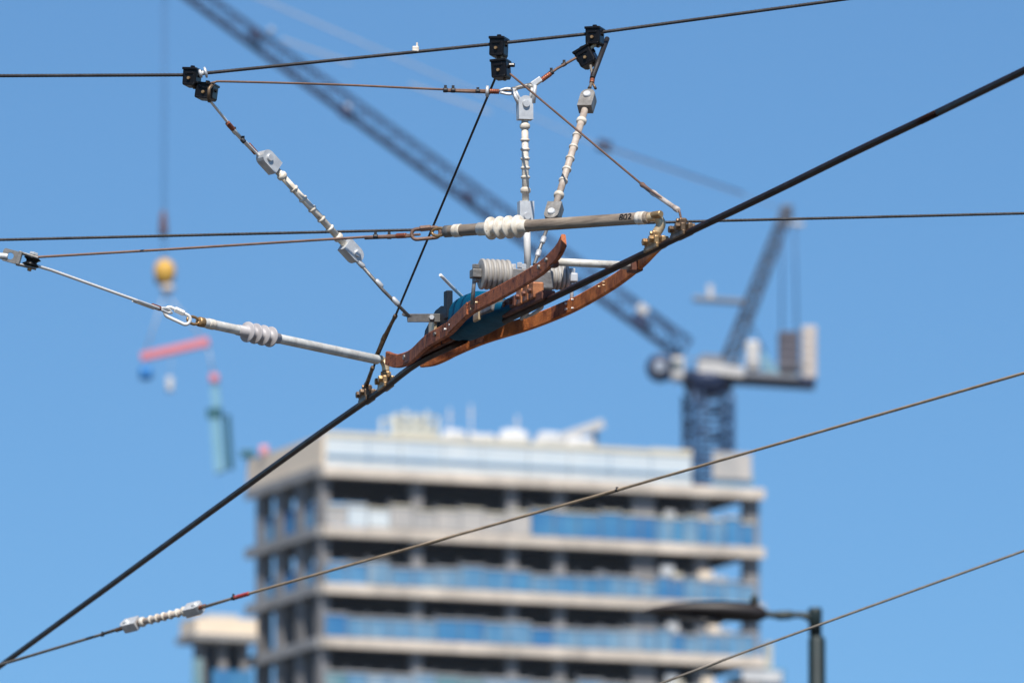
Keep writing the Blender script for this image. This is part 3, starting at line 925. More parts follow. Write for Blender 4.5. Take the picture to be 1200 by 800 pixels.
# pulley block at the left edge
pu = thing('pulley_block', at(28, 305, YP), 'dark pulley block in a grey steel fork where two bridle wires meet', 'pulley')
dd = (at(40, 309, YP) - at(4, 299, YP)).normalized()
uu = (UP - dd * UP.dot(dd)).normalized()
fk = MB()
o = at(12, 300, YP)
# plate with a round hole: ring of quads between hole and outline
n_ = 24
hole, outl = [], []
for k in range(n_):
    a = 2 * math.pi * k / n_
    hole.append((math.cos(a) * 0.0075, math.sin(a) * 0.0075))
    q = max(abs(math.cos(a)) / 0.017, abs(math.sin(a)) / 0.0135)
    outl.append((math.cos(a) / q, math.sin(a) / q))
nn = V((0, -1, 0))
for sgn in (1,):
    base = len(fk.v)
    for lay in (0.003, -0.003):
        for hx, hy in hole: fk.v.append(o + dd * hx + uu * hy + nn * lay)
        for hx, hy in outl: fk.v.append(o + dd * hx + uu * hy + nn * lay)
    N2 = n_ * 2
    for k in range(n_):
        k2 = (k + 1) % n_
        fk.face([base + k, base + k2, base + n_ + k2, base + n_ + k])
        fk.face([base + N2 + k, base + N2 + k2, base + N2 + n_ + k2, base + N2 + n_ + k])
        fk.face([base + n_ + k, base + n_ + k2, base + N2 + n_ + k2, base + N2 + n_ + k])
        fk.face([base + k, base + k2, base + N2 + k2, base + N2 + k])
fk.box(o + dd * 0.0195, dd * 0.004, uu * 0.0145, nn * 0.014, 0.001)
for e in (1, -1):
    fk.bar(o + dd * 0.022 + uu * 0.0125 * e, o + dd * 0.060 + uu * 0.0115 * e, 0.020, 0.004, uu, 0.001)
fk.build('fork', 'galv_dark', pu)
pc = o + dd * 0.047
MB().lathe(pc - uu * 0.009, pc + uu * 0.009, [(0, 0.016), (0.002, 0.019), (0.006, 0.013), (0.009, 0.0115), (0.012, 0.013), (0.016, 0.019), (0.018, 0.016)], 28, up=dd).build('sheave', 'black', pu)
MB().lathe(pc - uu * 0.020, pc + uu * 0.019, [(0, 0.004), (0.002, 0.0048), (0.037, 0.0048), (0.039, 0.004)], 10, up=dd).build('pin', 'brass', pu)
MB().disc(pc + uu * 0.018 , uu, 0.010, 0.006, 6).build('nut', 'galv', pu)
MB().tube(bez([at(-20, 299, YP), at(3, 300, YP), at(9, 301, YP)], 4), 0.007, 10).build('anchor_eye', 'galv', pu)
MB().tube(resample([at(-20, 299, YP), at(-2600, 262, YP - 0.4)], 0.3), 0.0040, 10).build('anchor_strand', 'rope_grey', pu)


# ------------------------------------------------------------------ black clamps on the top span wire
def clamp(pu_, pl, su, sl, ru, rl, Y, label):
    """upper and lower block centre pixels, half sizes (px), rotations (deg)"""
    t = thing('span_clamp', at(*pu_, Y), label, 'clamp', 'black clamps on the top span wire')
    yaw = 0.28
    f0 = V((math.sin(yaw) * -1, -math.cos(yaw), 0))

    def block(c, s, rot, name):
        p = at(*c, Y)
        a = R(rot)
        ex = V((math.cos(yaw), -math.sin(yaw) * 1, 0))
        ez = UP
        x_ = ex * math.cos(a) + ez * math.sin(a)
        z_ = -ex * math.sin(a) + ez * math.cos(a)
        n_ = x_.cross(z_)
        o = MB().box(p, x_ * px(s[0]), n_ * 0.020, z_ * px(s[1]), 0.0038).build(name, 'black', t)
        MB().box(p + z_ * px(s[1] * 0.86), x_ * px(s[0] * 1.05), n_ * 0.023, z_ * px(s[1] * 0.14), 0.0012).build('cap', 'black', o)
        MB().disc(p - n_ * (-0.021 if n_.y < 0 else 0.021) - z_ * px(s[1] * 0.25), n_, 0.0034, 0.010, 12).build('bolt', 'brass', o)
        MB().disc(p + z_ * px(s[1] * 1.06), z_, 0.0055, 0.010, 6).build('top_nut', 'black', o)
        MB().disc(p - z_ * px(s[1] * 1.02) + x_ * px(s[0] * 0.45), z_, 0.0035, 0.010, 8).build('stud', 'brass_dark', o)
        MB().box(p - z_ * px(s[1] * 0.90), x_ * px(s[0] * 0.80), n_ * 0.0222, z_ * px(s[1] * 0.12), 0.001).build('jaw', 'black', o)
        for e in (-1, 1):
            MB().disc(p + x_ * px(s[0]) * e + z_ * px(s[1] * 0.2), x_, 0.0042, 0.007, 6).build('nut', 'black', o)
        MB().box(p - n_ * (-0.0215 if n_.y < 0 else 0.0215) + z_ * px(s[1] * 0.35), x_ * px(s[0] * 0.55), n_ * 0.0012, z_ * px(s[1] * 0.10), 0.0006).build('rib', 'black', o)
        return p, x_, z_
    p1_, x1, z1 = block(pu_, su, ru, 'upper_block')
    p2_, x2, z2 = block(pl, sl, rl, 'lower_block')
    MB().bar(p1_ - z1 * px(su[1] * 0.8), p2_ + z2 * px(sl[1] * 0.8), px(6.5), 0.014, V((0, 1, 0)), 0.001).build('link_plate', 'brass_dark', t)
    MB().bar(p1_ - z1 * px(su[1] * 0.8) + V((px(3), -0.01, 0)), p2_ + z2 * px(sl[1] * 0.6) + V((px(3), -0.012, 0)), px(2.5), 0.003, V((0, 1, 0))).build('link_plate', 'brass_pale', t)
    return t, p1_, p2_


c1, _, pb1 = clamp((225, 91), (242, 107.5), (8.5, 10.5), (11, 9.5), -4, -8, 23.4, 'first black clamp on the top span wire, with a silver bolt, above the slanting rod')
MB().lathe(at(233, 87, 23.37), at(243, 84.5, 23.37), [(0, 0.005), (0.002, 0.009), (0.006, 0.009), (0.0065, 0.005), (0.012, 0.005), (0.0122, 0.011), (0.016, 0.012), (0.018, 0.006)], 14).build('side_bolt', 'galv', c1)
MB().tube([at(244.5, 117, 23.37), at(245, 104, 23.365), at(250, 98, 23.38)], 0.0038, 8).build('bail', 'brass_dark', c1)
c2, _, pb2 = clamp((584.5, 55.5), (587, 81.5), (9, 11.5), (9.5, 11), -2, 3, 23.6, 'black clamp pair above the crossing of stay and droppers, middle one of three')
MB().disc(at(599.5, 76.5, 23.58), V((1, 0, 0)), 0.0045, 0.014, 8).build('side_bolt', 'black', c2)
c3, _, pb3 = clamp((697, 43), (687.5, 67), (9, 10.5), (10.5, 11), 0, 28, 23.66, 'topmost black clamp with its lower block twisted sideways')


# ------------------------------------------------------------------ street lamp
YL = 60.0
top_l = at(957, 712, YL)
SL = thing('street_lamp', (top_l.x, YL, 0), 'dark green street lamp with a long flat head in front of the tower', 'street lamp')
z_sh = at(957, 745, YL).z
MB().lathe(V((top_l.x, YL, 0)), V((top_l.x, YL, z_sh)), [(0, 0.085), (1.4, 0.085), (1.42, 0.06), (z_sh - 0.02, 0.046), (z_sh, 0.036)], 24).build('pole', 'lamp', SL)
MB().lathe(V((top_l.x - 0.008, YL, z_sh)), top_l + V((-0.008, 0, 0)), [(0, 0.033), (top_l.z - z_sh - 0.02, 0.038), (top_l.z - z_sh, 0.034)], 20).build('pole_cap', 'lamp', SL)
arm_pts = [at(957, 728, YL), at(944, 721, YL), at(930, 720, YL), at(912, 720.5, YL), at(895, 718.5, YL)]
MB().tube(bez(arm_pts, 4), [0.022] * 5 + [0.017] * 4 + [0.024] * 4 + [0.018] * 3 + [0.018], 14).build('arm', 'lamp', SL)
MB().plate([at(944, 722, YL), at(957, 724, YL), at(957, 738, YL), at(950, 733, YL)], V((0, 1, 0)), 0.03).build('gusset', 'lamp', SL)
rings = []
for x, yt, yb, wd in ((752, 715.0, 717.5, 0.03), (765, 711.5, 719, 0.10), (785, 707.5, 721, 0.16), (815, 704.5, 724, 0.20), (845, 704, 726.5, 0.20), (875, 705.5, 728, 0.15), (890, 709, 727.5, 0.08), (898, 714, 724, 0.04)):
    pt, pb_ = at(x, yt, YL), at(x, yb, YL)
    h = (pt.z - pb_.z)
    cc = (pt + pb_) / 2
    rings.append([cc + V((0, wd / 2 * math.cos(2 * math.pi * k / 14), h / 2 * math.sin(2 * math.pi * k / 14))) for k in range(14)])
hd = MB().loft(rings, smooth=True).build('lamp_head', 'lamp_brown', SL)
rings = []
for x, yb, dp, wd in ((783, 720, 1.0, 0.06), (800, 722, 4, 0.13), (825, 724, 6, 0.15), (842, 726, 5, 0.13), (850, 727, 1.0, 0.06)):
    c = at(x, yb - 1, YL)
    h = dp / 222.0
    rings.append([c + V((0, wd / 2 * math.cos(2 * math.pi * k / 12), -h / 2 + h / 2 * math.sin(2 * math.pi * k / 12))) for k in range(12)])
MB().loft(rings, smooth=True).build('lamp_glass', 'lamp_glass', hd)
ps = at(884, 707, YL)
MB().lathe(ps, ps + UP * 0.05, [(0, 0.025), (0.02, 0.024), (0.04, 0.018), (0.05, 0.006)], 14).build('photocell', 'lamp', hd)

# ------------------------------------------------------------------ tower under construction
PHI = R(22.1)
FA = V((math.cos(PHI), math.sin(PHI), 0))      # along the front, to the right and away
FB = V((-math.sin(PHI), math.cos(PHI), 0))     # along the flank, away
C0 = at(380, 557, 660.0); C0.z = 0


def front(pxl, dep=0.0):
    """metres along the front to photo column pxl, dep metres behind it"""
    lo, hi = -30.0, 60.0
    for _ in range(60):
        s = (lo + hi) / 2
        p = C0 + FA * s + FB * dep - EYE
        p.z = 85
        x = 600 + FPX * p.x / (p.y * cp + p.z * sp)
        if x < pxl: lo = s
        else: hi = s
    return lo


def flank(pxl):
    lo, hi = -2.0, 60.0
    for _ in range(60):
        s = (lo + hi) / 2
        p = C0 + FB * s - EYE
        p.z = 85
        x = 600 + FPX * p.x / (p.y * cp + p.z * sp)
        if x > pxl: lo = s
        else: hi = s
    return lo


def zc(y):                         # height seen at photo row y on the near corner
    return at(380, y, 660.0).z


LF = front(897)                    # slab length along the front
LC = front(884)
DF = flank(291)
ZS = [zc(y) for y in (557, 627, 694, 757, 822, 888)]     # slab undersides
BH = 0.62                          # slab edge beam depth

TW = thing('concrete_tower', C0 + FA * LF / 2 + FB * DF / 2, 'unfinished concrete tower block with pale slab edges and blue edge screens', 'building')


def fbox(mb, s0, s1, d0, d1, z0, z1, bev=0.0):
    c = C0 + FA * ((s0 + s1) / 2) + FB * ((d0 + d1) / 2)
    c.z = (z0 + z1) / 2
    return mb.box(c, FA * ((s1 - s0) / 2), FB * ((d1 - d0) / 2), UP * ((z1 - z0) / 2), bev)


colx = [front(485, 1.2), front(596, 1.2), front(652, 1.2), front(750, 1.2), front(818, 1.2), front(877, 1.2)]
for i, z in enumerate(ZS):
    # slab with its deep edge beam along the front
    mb = MB()
    fbox(mb, 0.0, LF, 0.0, 0.60, z, z + BH, 0.03)
    sl = mb.build('floor_slab', 'concrete', TW)
    fbox(MB(), 0.02, LF, 0.605, DF, z + 0.25, z + 0.60).build('slab_deck', 'inner_shade', sl)
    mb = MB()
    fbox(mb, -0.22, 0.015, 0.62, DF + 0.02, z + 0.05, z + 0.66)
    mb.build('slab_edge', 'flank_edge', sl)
    if i == 0:
        continue
    zt = ZS[i - 1]
    zb = z + 0.6
    # columns
    for k, s in enumerate(colx):
        wd = 0.36 if k in (0, 1, 2) else (0.72 if k == 3 else 0.45)
        fbox(MB(), s - wd, s + wd, 0.62, 1.3, z + BH + 0.004, zt - 0.004).build('column', 'concrete_grey', TW)
    cnr = fbox(MB(), 0.05, 0.62, 0.64, 1.6, zb, zt + 0.24).build('column', 'concrete_grey', TW)
    for xx in (349, 325, 302):
        s = flank(xx)
        fbox(MB(), 0.05, 0.75, s - 0.5, s + 0.5, zb + 0.07, zt + 0.04).build('column', 'concrete_grey', TW)
    # partition and core inside
    core = MB()
    fbox(core, 6.5 if i < 3 else 1.6, LC - 1.5, 4.6, DF - (0.7 if i > 2 else 2.6), zb, zt + 0.24)
    core.build('core_wall', 'inner_shade', TW)
    # edge screens, one panel per bay
    bays = [0.1] + [front(q) for q in (408, 432, 458, 485, 512, 540, 568, 596, 623, 650, 678, 705, 729, 752, 770, 788, 803, 818, 834, 850, 868, 886)]
    rb = random.Random(50 + i)
    h = 1.28
    for k in range(len(bays) - 1):
        if i == 1:
            mm = 'sheet' if k in (1, 2) else ('mesh_beige' if k < 9 else rb.choice(['mesh_deep', 'mesh_blue', 'mesh_deep', 'mesh_pale']))
        elif i >= 4:
            mm = rb.choice(['mesh_teal', 'mesh_teal', 'mesh_blue', 'mesh_pale'])
        else:
            mm = rb.choice(['mesh_deep', 'mesh_blue', 'mesh_blue', 'mesh_blue', 'mesh_deep', 'mesh_blue', 'mesh_pale'])
        hh = h + rb.uniform(-0.12, 0.22) + (0.3 if i == 1 and 9 <= k else 0)
        sc = fbox(MB(), bays[k] + 0.05, bays[k + 1] - 0.05, 0.10, 0.16, z + BH + 0.06, z + BH + hh).build('edge_screen', mm, TW)
        fbox(MB(), bays[k] - 0.04, bays[k] + 0.04, 0.17, 0.27, z + BH + 0.01, z + BH + hh + 0.25).build('post', 'crane_grey', sc)
        fbox(MB(), bays[k] + 0.06, bays[k + 1] - 0.06, 0.02, 0.08, z + BH + hh - 0.12, z + BH + hh - 0.02).build('rail', 'mesh_beige' if i != 1 else 'cream', sc)
    # site odds and ends stored behind the screens
    for q, hh, mm in ((790, 2.0, 'bag'), (795, 1.5, 'cream'), (838, 2.1, 'panel'), (852, 1.8, 'bag'), (703, 1.6, 'crane_grey')):
        s = front(q + random.uniform(-6, 6))
        fbox(MB(), s - random.uniform(0.25, 0.55), s + 0.4, 0.5, 0.58, z + BH + 0.01, z + BH + hh * random.uniform(0.8, 1.1)).build('board', mm, TW)
    # flank: back screens in blue, seen through the open floors
    if i <= 2:
        for sa_, sb_ in ((0, 0),):
            pass
        for a_, b_, mm in ((flank(370), flank(353), 'mesh_blue'), (flank(345), flank(329), 'mesh_deep'), (flank(321), flank(306), 'mesh_blue')):
            fbox(MB(), 0.2, 0.26, a_, b_, zb + 0.08, zb + (1.3 if i == 2 else 1.6)).build('edge_screen', mm, TW)
    else:
        for a_, b_ in ((flank(372), flank(353)), (flank(345), flank(329)), (flank(321), flank(306))):
            fbox(MB(), 0.9, 0.96, a_ + 0.3, b_ - 0.3, zb + 0.02, zt).build('infill_wall', 'inner_shade', TW)
# top storey: pale sheeting on a cream rail
zt0 = ZS[0] + BH
zt1 = zc(504)
seams = [0.15] + [front(q) for q in (432, 470, 520, 566, 620, 668, 716, 764, 812)]
for k in range(len(seams) - 1):
    sc = fbox(MB(), seams[k] + 0.03, seams[k + 1] - 0.03, 0.12, 0.22, zt0 + 0.02, zt1 - 0.32).build('sheeting', 'sheet', TW)
    fbox(MB(), seams[k] + 0.01, seams[k + 1] - 0.01, 0.06, 0.30, zt1 - 0.31, zt1 + random.uniform(-0.05, 0.06)).build('top_rail', 'cream', sc)
    fbox(MB(), seams[k] + 0.01, seams[k + 1] - 0.01, 0.02, 0.11, zt0 + 0.55, zt0 + 0.66).build('rail', 'mesh_blue', sc)
sc = fbox(MB(), front(837), front(882), 0.12, 0.24, zt0 + 0.5, zt1 + 0.05).build('sheeting', 'mesh_beige', TW)
sc = fbox(MB(), front(837), front(886), 0.26, 0.32, zt0 + 0.02, zt0 + 1.0).build('edge_screen', 'mesh_blue', TW)
# flank parapet
fp = fbox(MB(), -0.02, 0.10, 0.7, DF + 0.2, ZS[0] + 0.64, zt1 - 0.2).build('parapet_panel', 'panel', TW)
fbox(MB(), 0.11, 0.4, 0.2, 0.66, zt0 + 0.02, zt1).build('corner_post', 'concrete', TW)
fbox(MB(), -0.02, 0.10, -0.02 + 0.2, 0.66, zt0 + 0.02, zt1 - 0.1).build('parapet_panel', 'panel', TW)
# roof core a little back
fbox(MB(), front(520, 6), front(800, 6), 6.0, DF - 1, ZS[0] + 0.61, zt1 - 0.4).build('roof_core', 'concrete_grey', TW)
# storeys below the view
low_m = MB()
for k in range(6, 27):
    z = ZS[5] - (k - 5) * 3.3
    if z < 0.5: break
    fbox(low_m, 0.0, LF, 0.0, DF, z, z + BH)
    fbox(low_m, 1.2, LC - 1.0, 1.4, DF - 1.0, z + BH + 0.01, z + 3.29)
fbox(low_m, 1.2, LC - 1, 1.4, DF - 1, ZS[5] - 3.3 + BH + 0.01, ZS[5] - 0.01)
low_m.build('lower_storeys', 'concrete', TW)

# lower wing behind the flank
DW = DF - 2.0
s_out, s_in = front(229, DW), -0.24
wc = C0 + FA * ((s_out + s_in) / 2) + FB * (DW + 1.3)
WG = thing('tower_wing', wc, 'lower concrete wing with a pale roof parapet stepping out from the flank of the tower', 'building')
zr = at(250, 719, wc.y - 3.5).z
zl = at(250, 746, wc.y - 3.5).z
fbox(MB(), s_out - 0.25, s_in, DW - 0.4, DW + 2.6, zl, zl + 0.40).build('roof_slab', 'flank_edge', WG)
fbox(MB(), s_out, s_in - 0.02, DW - 0.2, DW - 0.08, zl + 0.41, zr).build('parapet_panel', 'panel', WG)
fbox(MB(), s_out, s_out + 0.12, DW - 0.07, DW + 2.5, zl + 0.41, zr).build('parapet_panel', 'panel', WG)
fbox(MB(), s_out + 1.0, s_in - 0.9, DW + 0.6, DW + 1.8, zl + 0.41, zr + 0.35).build('stacked_board', 'bag', WG)
for k in range(7):
    z1_ = zl - k * 3.3
    z0_ = z1_ - 2.95
    if k:
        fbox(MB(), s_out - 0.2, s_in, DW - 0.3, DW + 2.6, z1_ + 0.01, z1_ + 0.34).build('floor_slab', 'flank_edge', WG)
    for s in (s_out + 0.5, s_out + 1.9, s_in - 0.6):
        fbox(MB(), s - 0.24, s + 0.24, DW + 0.3, DW + 1.0, z0_, z1_).build('column', 'concrete_grey', WG)
    fbox(MB(), s_out + 1.5, s_in - 0.01, DW + 1.6, DW + 2.4, z0_, z1_).build('core_wall', 'inner_shade', WG)
    fbox(MB(), s_out - 0.12, s_out + 0.5, DW + 0.06, DW + 0.12, z0_ + 0.05, z0_ + 1.9).build('edge_screen', 'mesh_teal', WG)
    fbox(MB(), s_out + 1.1, s_in - 0.2, DW + 0.06, DW + 0.12, z0_ + 0.05, z0_ + 1.3).build('edge_screen', 'mesh_deep', WG)
zz = zl - 7 * 3.3
fbox(MB(), s_out, s_in, DW, DW + 2.6, 0, zz + 0.28).build('lower_storeys', 'concrete_grey', WG)

# low block at the right foot of the view
BK = thing('screened_block', C0 + FA * (LF + 1) + FB * 2, 'low blue screened block with a white panel beside the tower', 'building')
sr0, sr1 = LF + 0.05, front(921, 0)
zb_ = at(905, 770, 669).z
fbox(MB(), sr0, sr1, 0.3, 6, 0, zb_ - 0.4).build('wall', 'mesh_teal', BK)
fbox(MB(), LF - 1.6, sr1 - 0.4, -0.25, -0.13, zb_ - 1.3, zb_ - 0.6).build('white_panel', 'bag', BK)
fbox(MB(), sr0, sr1, 0.2, 0.28, zb_ - 3.4, zb_ - 0.5).build('edge_screen', 'mesh_blue', BK)
fbox(MB(), sr0 + 0.2, sr0 + 0.6, 0.5, 0.9, zb_ - 0.39, zb_ + 1.2).build('post', 'scaffold', BK)


# ------------------------------------------------------------------ things on the tower roof
def lumpy(c, rx, ry, rz, seed):
    rnd = random.Random(seed)
    bm = bmesh.new()
    bmesh.ops.create_icosphere(bm, subdivisions=3, radius=1.0)
    ph = [rnd.uniform(0, 6.28) for _ in range(6)]
    mb = MB()
    for v_ in bm.verts:
        p = v_.co
        e = lambda q: math.copysign(abs(q) ** 0.4, q)
        k = 1 + 0.06 * math.sin(5 * p.x + ph[0]) * math.sin(4 * p.y + ph[1]) + 0.05 * math.sin(7 * p.z + ph[2] + 3 * p.x)
        mb.v.append(c + V((e(p.x) * rx * k, e(p.y) * ry * k, e(p.z) * rz * k)))
    bm.verts.index_update()
    for f_ in bm.faces:
        mb.face([v_.index for v_ in f_.verts], True)
    bm.free()
    return mb


def roof_pt(x, y, dep):
    s = front(x, dep)
    p = C0 + FA * s + FB * dep
    return at(x, y, p.y)


bag_lab = ['white bulk sack on the tower roof next to the scaffold box', 'second white bulk sack from the scaffold box on the tower roof', 'third white bulk sack on the roof, middle of its row',
           'fourth white bulk sack on the roof, left of the tilted chute', 'last white bulk sack, in front of the tilted grey chute']
zroof = ZS[0] + 0.61
for i, (x0, x1, yt) in enumerate(((519, 545, 499), (551, 579, 501), (584, 618, 499), (627, 660, 503), (664, 694, 507))):
    p = roof_pt((x0 + x1) / 2, yt, 3.0)
    zt_ = p.z
    hh = (zt_ - 0.32 - zroof) / 2
    b = lumpy(V((p.x, p.y, zroof + hh)), (x1 - x0 + 5) / 13333 * 665 / 2, 1.2, hh, i)
    tag(b.build('bulk_sack', 'bag'), bag_lab[i], 'sack', 'white sacks on the tower roof')
# scaffold box
pa, pb_ = roof_pt(463, 486, 3.5), roof_pt(513, 486, 3.5)
sc = thing('scaffold_box', V(((pa.x + pb_.x) / 2, pa.y, zroof)), 'pale yellow green scaffold box on the tower roof', 'scaffold')
fr_ = MB()
ztop = pa.z
for dep in (0, 2.2):
    for k in range(5):
        q = pa.lerp(pb_, k / 4) + FB * dep
        fr_.tube([V((q.x, q.y, zroof)), V((q.x, q.y, ztop + (0.3 if k % 2 else 0)))], 0.11, 6)
    for k in range(1, 5):
        z = zroof + (ztop - zroof) * k / 4
        a_, b_ = pa + FB * dep, pb_ + FB * dep
        fr_.tube([V((a_.x, a_.y, z)), V((b_.x, b_.y, z))], 0.09, 6)
fr_.build('frame', 'scaffold', sc)
mb = MB()
for k in range(4):
    a_ = pa.lerp(pb_, (k + 0.12) / 4); b_ = pa.lerp(pb_, (k + 0.88) / 4)
    z0_, z1_ = zroof + (ztop - zroof) * 0.30, ztop - (0.35 if k % 2 else 0.1)
    mb.bar(V((a_.x, a_.y, (z0_ + z1_) / 2)) + FB * 0.3, V((b_.x, b_.y, (z0_ + z1_) / 2)) + FB * 0.3, 0.06, z1_ - z0_)
mb.build('boarding', 'scaffold', sc)
# tilted chute
ca, cb_ = roof_pt(655, 514, 5), roof_pt(704, 497, 5)
ch = thing('chute', ca, 'tilted grey white chute rising from the roof behind the last sack', 'chute')
MB().bar(ca, cb_, 1.1, 0.55, UP, 0.05).build('trough', 'crane_white', ch)
MB().bar(roof_pt(697, 501, 5), V((roof_pt(697, 501, 5).x, roof_pt(697, 501, 5).y, zroof)), 0.3, 0.3).build('prop', 'crane_grey', ch)
MB().bar(roof_pt(664, 512, 5), V((roof_pt(664, 512, 5).x, roof_pt(664, 512, 5).y, zroof)), 0.3, 0.3).build('prop', 'crane_grey', ch)
# thin masts
for i, (x, yt, lab) in enumerate(((527, 478, 'thin mast standing behind the first roof sack'), (552, 474, 'tall thin mast behind the second roof sack'), (606, 486, 'short thin mast behind the third roof sack'))):
    p = roof_pt(x, yt, 5.5)
    mb = MB().tube([V((p.x, p.y, zroof)), p], 0.045, 8)
    mb.tube([p - UP * 0.5 - FA * 0.3, p - UP * 0.5 + FA * 0.3], 0.03, 6)
    tag(mb.build('roof_mast', 'crane_white'), lab, 'mast', 'masts on the tower roof')
# things on the flank parapet
zp = zt1 - 0.2
fpnt = C0 + FB * flank(308)
mb = lumpy(V((fpnt.x + 0.05, fpnt.y, zp + 0.28)), 0.28, 0.28, 0.28, 9)
tag(mb.build('pink_marker', 'pink_pale'), 'pink marker ball on the flank parapet of the tower', 'marker')
fpnt = C0 + FB * (DF - 0.1)
gb = thing('floodlight', V((fpnt.x, fpnt.y, zp)), 'dark green floodlight at the far corner of the flank parapet', 'floodlight')
MB().box(V((fpnt.x - 0.1, fpnt.y, zp + 0.36)), V((0.42, 0, 0)), V((0, 0.25, 0)), UP * 0.22, 0.05).build('housing', 'teal_dark', gb)
MB().tube([V((fpnt.x + 0.05, fpnt.y, zp)), V((fpnt.x + 0.05, fpnt.y, zp + 0.2))], 0.08, 8).build('stem', 'teal_dark', gb)

# ------------------------------------------------------------------ tower crane
YC = C0.y + front(830, 6.5) * math.sin(PHI) + 6.5 * math.cos(PHI)


def k_(x, y, dy=0.0):
    return at(x, y, YC + dy)


KX = lambda n: n / 13333 * YC / cp
mast_c = k_(830, 500)
CR = thing('tower_crane', V((mast_c.x, YC, zroof)), 'navy luffing tower crane with raised jib, standing on the tower roof', 'crane')


def lattice(mb, a, b, w0, w1, h0, h1, n, rc, rd, side, up, rt=None):
    """four-chord lattice girder from a to b"""
    P = []
    for i in range(n + 1):
        t = i / n
        c = a.lerp(b, t)
        ww, hh = (w0 + (w1 - w0) * t) / 2, (h0 + (h1 - h0) * t) / 2
        P.append([c + side * ww + up * hh, c - side * ww + up * hh, c - side * ww - up * hh, c + side * ww - up * hh])
    for k in range(4):
        mb.tube([p[k] for p in P], rc if k > 1 else (rt or rc), 6)
    for i in range(n):
        for k in range(4):
            k2 = (k + 1) % 4
            q = (P[i][k], P[i + 1][k2]) if i % 2 else (P[i][k2], P[i + 1][k])
            mb.tube(q, rd, 5)
            mb.tube((P[i][k], P[i][k2]), rd, 5)
    return mb


mw = KX(46)
ztopm = k_(830, 462).z
sx = V((math.cos(0.25), math.sin(0.25), 0)); sy = V((-math.sin(0.25), math.cos(0.25), 0))
mb = MB()
lattice(mb, V((mast_c.x, YC, zroof)), V((mast_c.x, YC, ztopm)), mw, mw, mw, mw, 8, 0.17, 0.085, sx, sy)
for sgx in (0,):
    for off in (0.28, -0.28):
        mb.tube([V((mast_c.x, YC, zroof)) + sx * off * mw + sy * -0.45 * mw, V((mast_c.x, YC, ztopm)) + sx * off * mw + sy * -0.45 * mw], 0.10, 6)
mb.build('mast', 'blue_steel', CR)
# slewing ring: tapered collar
z0_, z1_ = k_(830, 466).z, k_(830, 440).z
mb = MB().lathe(V((mast_c.x, YC, z0_)), V((mast_c.x, YC, z1_)), [(0, KX(20)), (0.3, KX(26)), ((z1_ - z0_) * 0.7, KX(31)), (z1_ - z0_, KX(31))], 20)
mb.build('slewing_ring', 'navy_steel', CR)
# deck
mb = MB().bar(k_(803, 440), k_(955, 449.5), 2.6, KX(9), UP, 0.05)
dk = mb.build('machinery_deck', 'navy_steel', CR)
MB().bar(k_(818, 430, -1.4), k_(872, 436.5, -1.4), 0.25, KX(12), UP, 0.03).build('side_panel', 'crane_white', dk)
MB().bar(k_(872, 438, -1.4), k_(936, 442, -1.4), 0.2, KX(6), UP, 0.03).build('side_panel', 'crane_grey', dk)
mb = MB()
for x in range(806, 950, 12):
    yy = 440 + (x - 803) * 9.5 / 152 - 4
    mb.tube([k_(x, yy, -1.45), k_(x, yy - 20, -1.45)], 0.035, 5)
mb.tube([k_(806, 420, -1.45), k_(948, 428, -1.45)], 0.035, 5)
mb.build('railing', 'crane_grey', dk)
MB().plate([k_(815, 428), k_(822, 417), k_(846, 418), k_(850, 430)], V((0, 1, 0)), 1.8).build('winch_housing', 'crane_grey', CR)
# cab and drum at the front end
cb = MB().lathe(k_(774, 431, -1.1), k_(774, 431, 1.1), [(0, KX(13)), (0.12, KX(17)), (2.05, KX(17)), (2.2, KX(13))], 28)
db = cb.build('winch_drum', 'navy_steel', CR)
MB().lathe(k_(773, 430, -1.42), k_(773, 430, -1.12), [(0, KX(6)), (0.1, KX(8)), (0.3, KX(8))], 24).build('drum_cover', 'crane_rope', db)
cab = MB().box(k_(794, 433, -1.2), V((KX(7.5), 0, 0)), V((0, 0.9, 0)), UP * KX(13), 0.12).build('cab', 'crane_white', CR)
MB().box(k_(793, 428, -2.12), V((KX(5), 0, 0)), V((0, 0.03, 0)), UP * KX(4.5)).build('cab_window', 'glass', cab)
# jib
ja, jb = k_(796, 418), k_(150, -48)
jd = (jb - ja).normalized()
jn = V((0, 1, 0)).cross(jd).normalized()
if jn.z < 0: jn = -jn
js = V((0, 1, 0))
jtop = jn * KX(13)
mb = MB()
lattice(mb, ja + jtop * 0.9, jb + jtop * 0.9, 1.6, 1.4, KX(24), KX(17), 34, 0.105, 0.04, js, jn, 0.055)
jib = mb.build('jib', 'navy_steel', CR)
# thick lower chord walkway of the jib
MB().bar(ja + jn * KX(-0.5), jb + jn * KX(2), 0.7, 0.16, jn).build('jib_walkway', 'navy_steel', jib)
for x, y, mm, sz in ((300, 42, 'navy_steel', 0.40), (405, 132, 'navy_steel', 0.42), (548, 232, 'navy_steel', 0.45), (750, 377, 'navy_steel', 0.55), (753, 363, 'crane_white', 0.34), (318, 36, 'crane_rope', 0.18), (408, 126, 'crane_rope', 0.18), (547, 228, 'crane_rope', 0.2)):
    MB().box(k_(x, y, -0.9), jd * sz, js * 0.3, jn * sz * 0.8, 0.08).build('jib_sheave', mm, jib)
# curved foot guard
MB().tube(bez([k_(738, 352), k_(765, 366), k_(786, 392), k_(797, 415)], 5), 0.10, 6).build('foot_guard', 'blue_steel', CR)
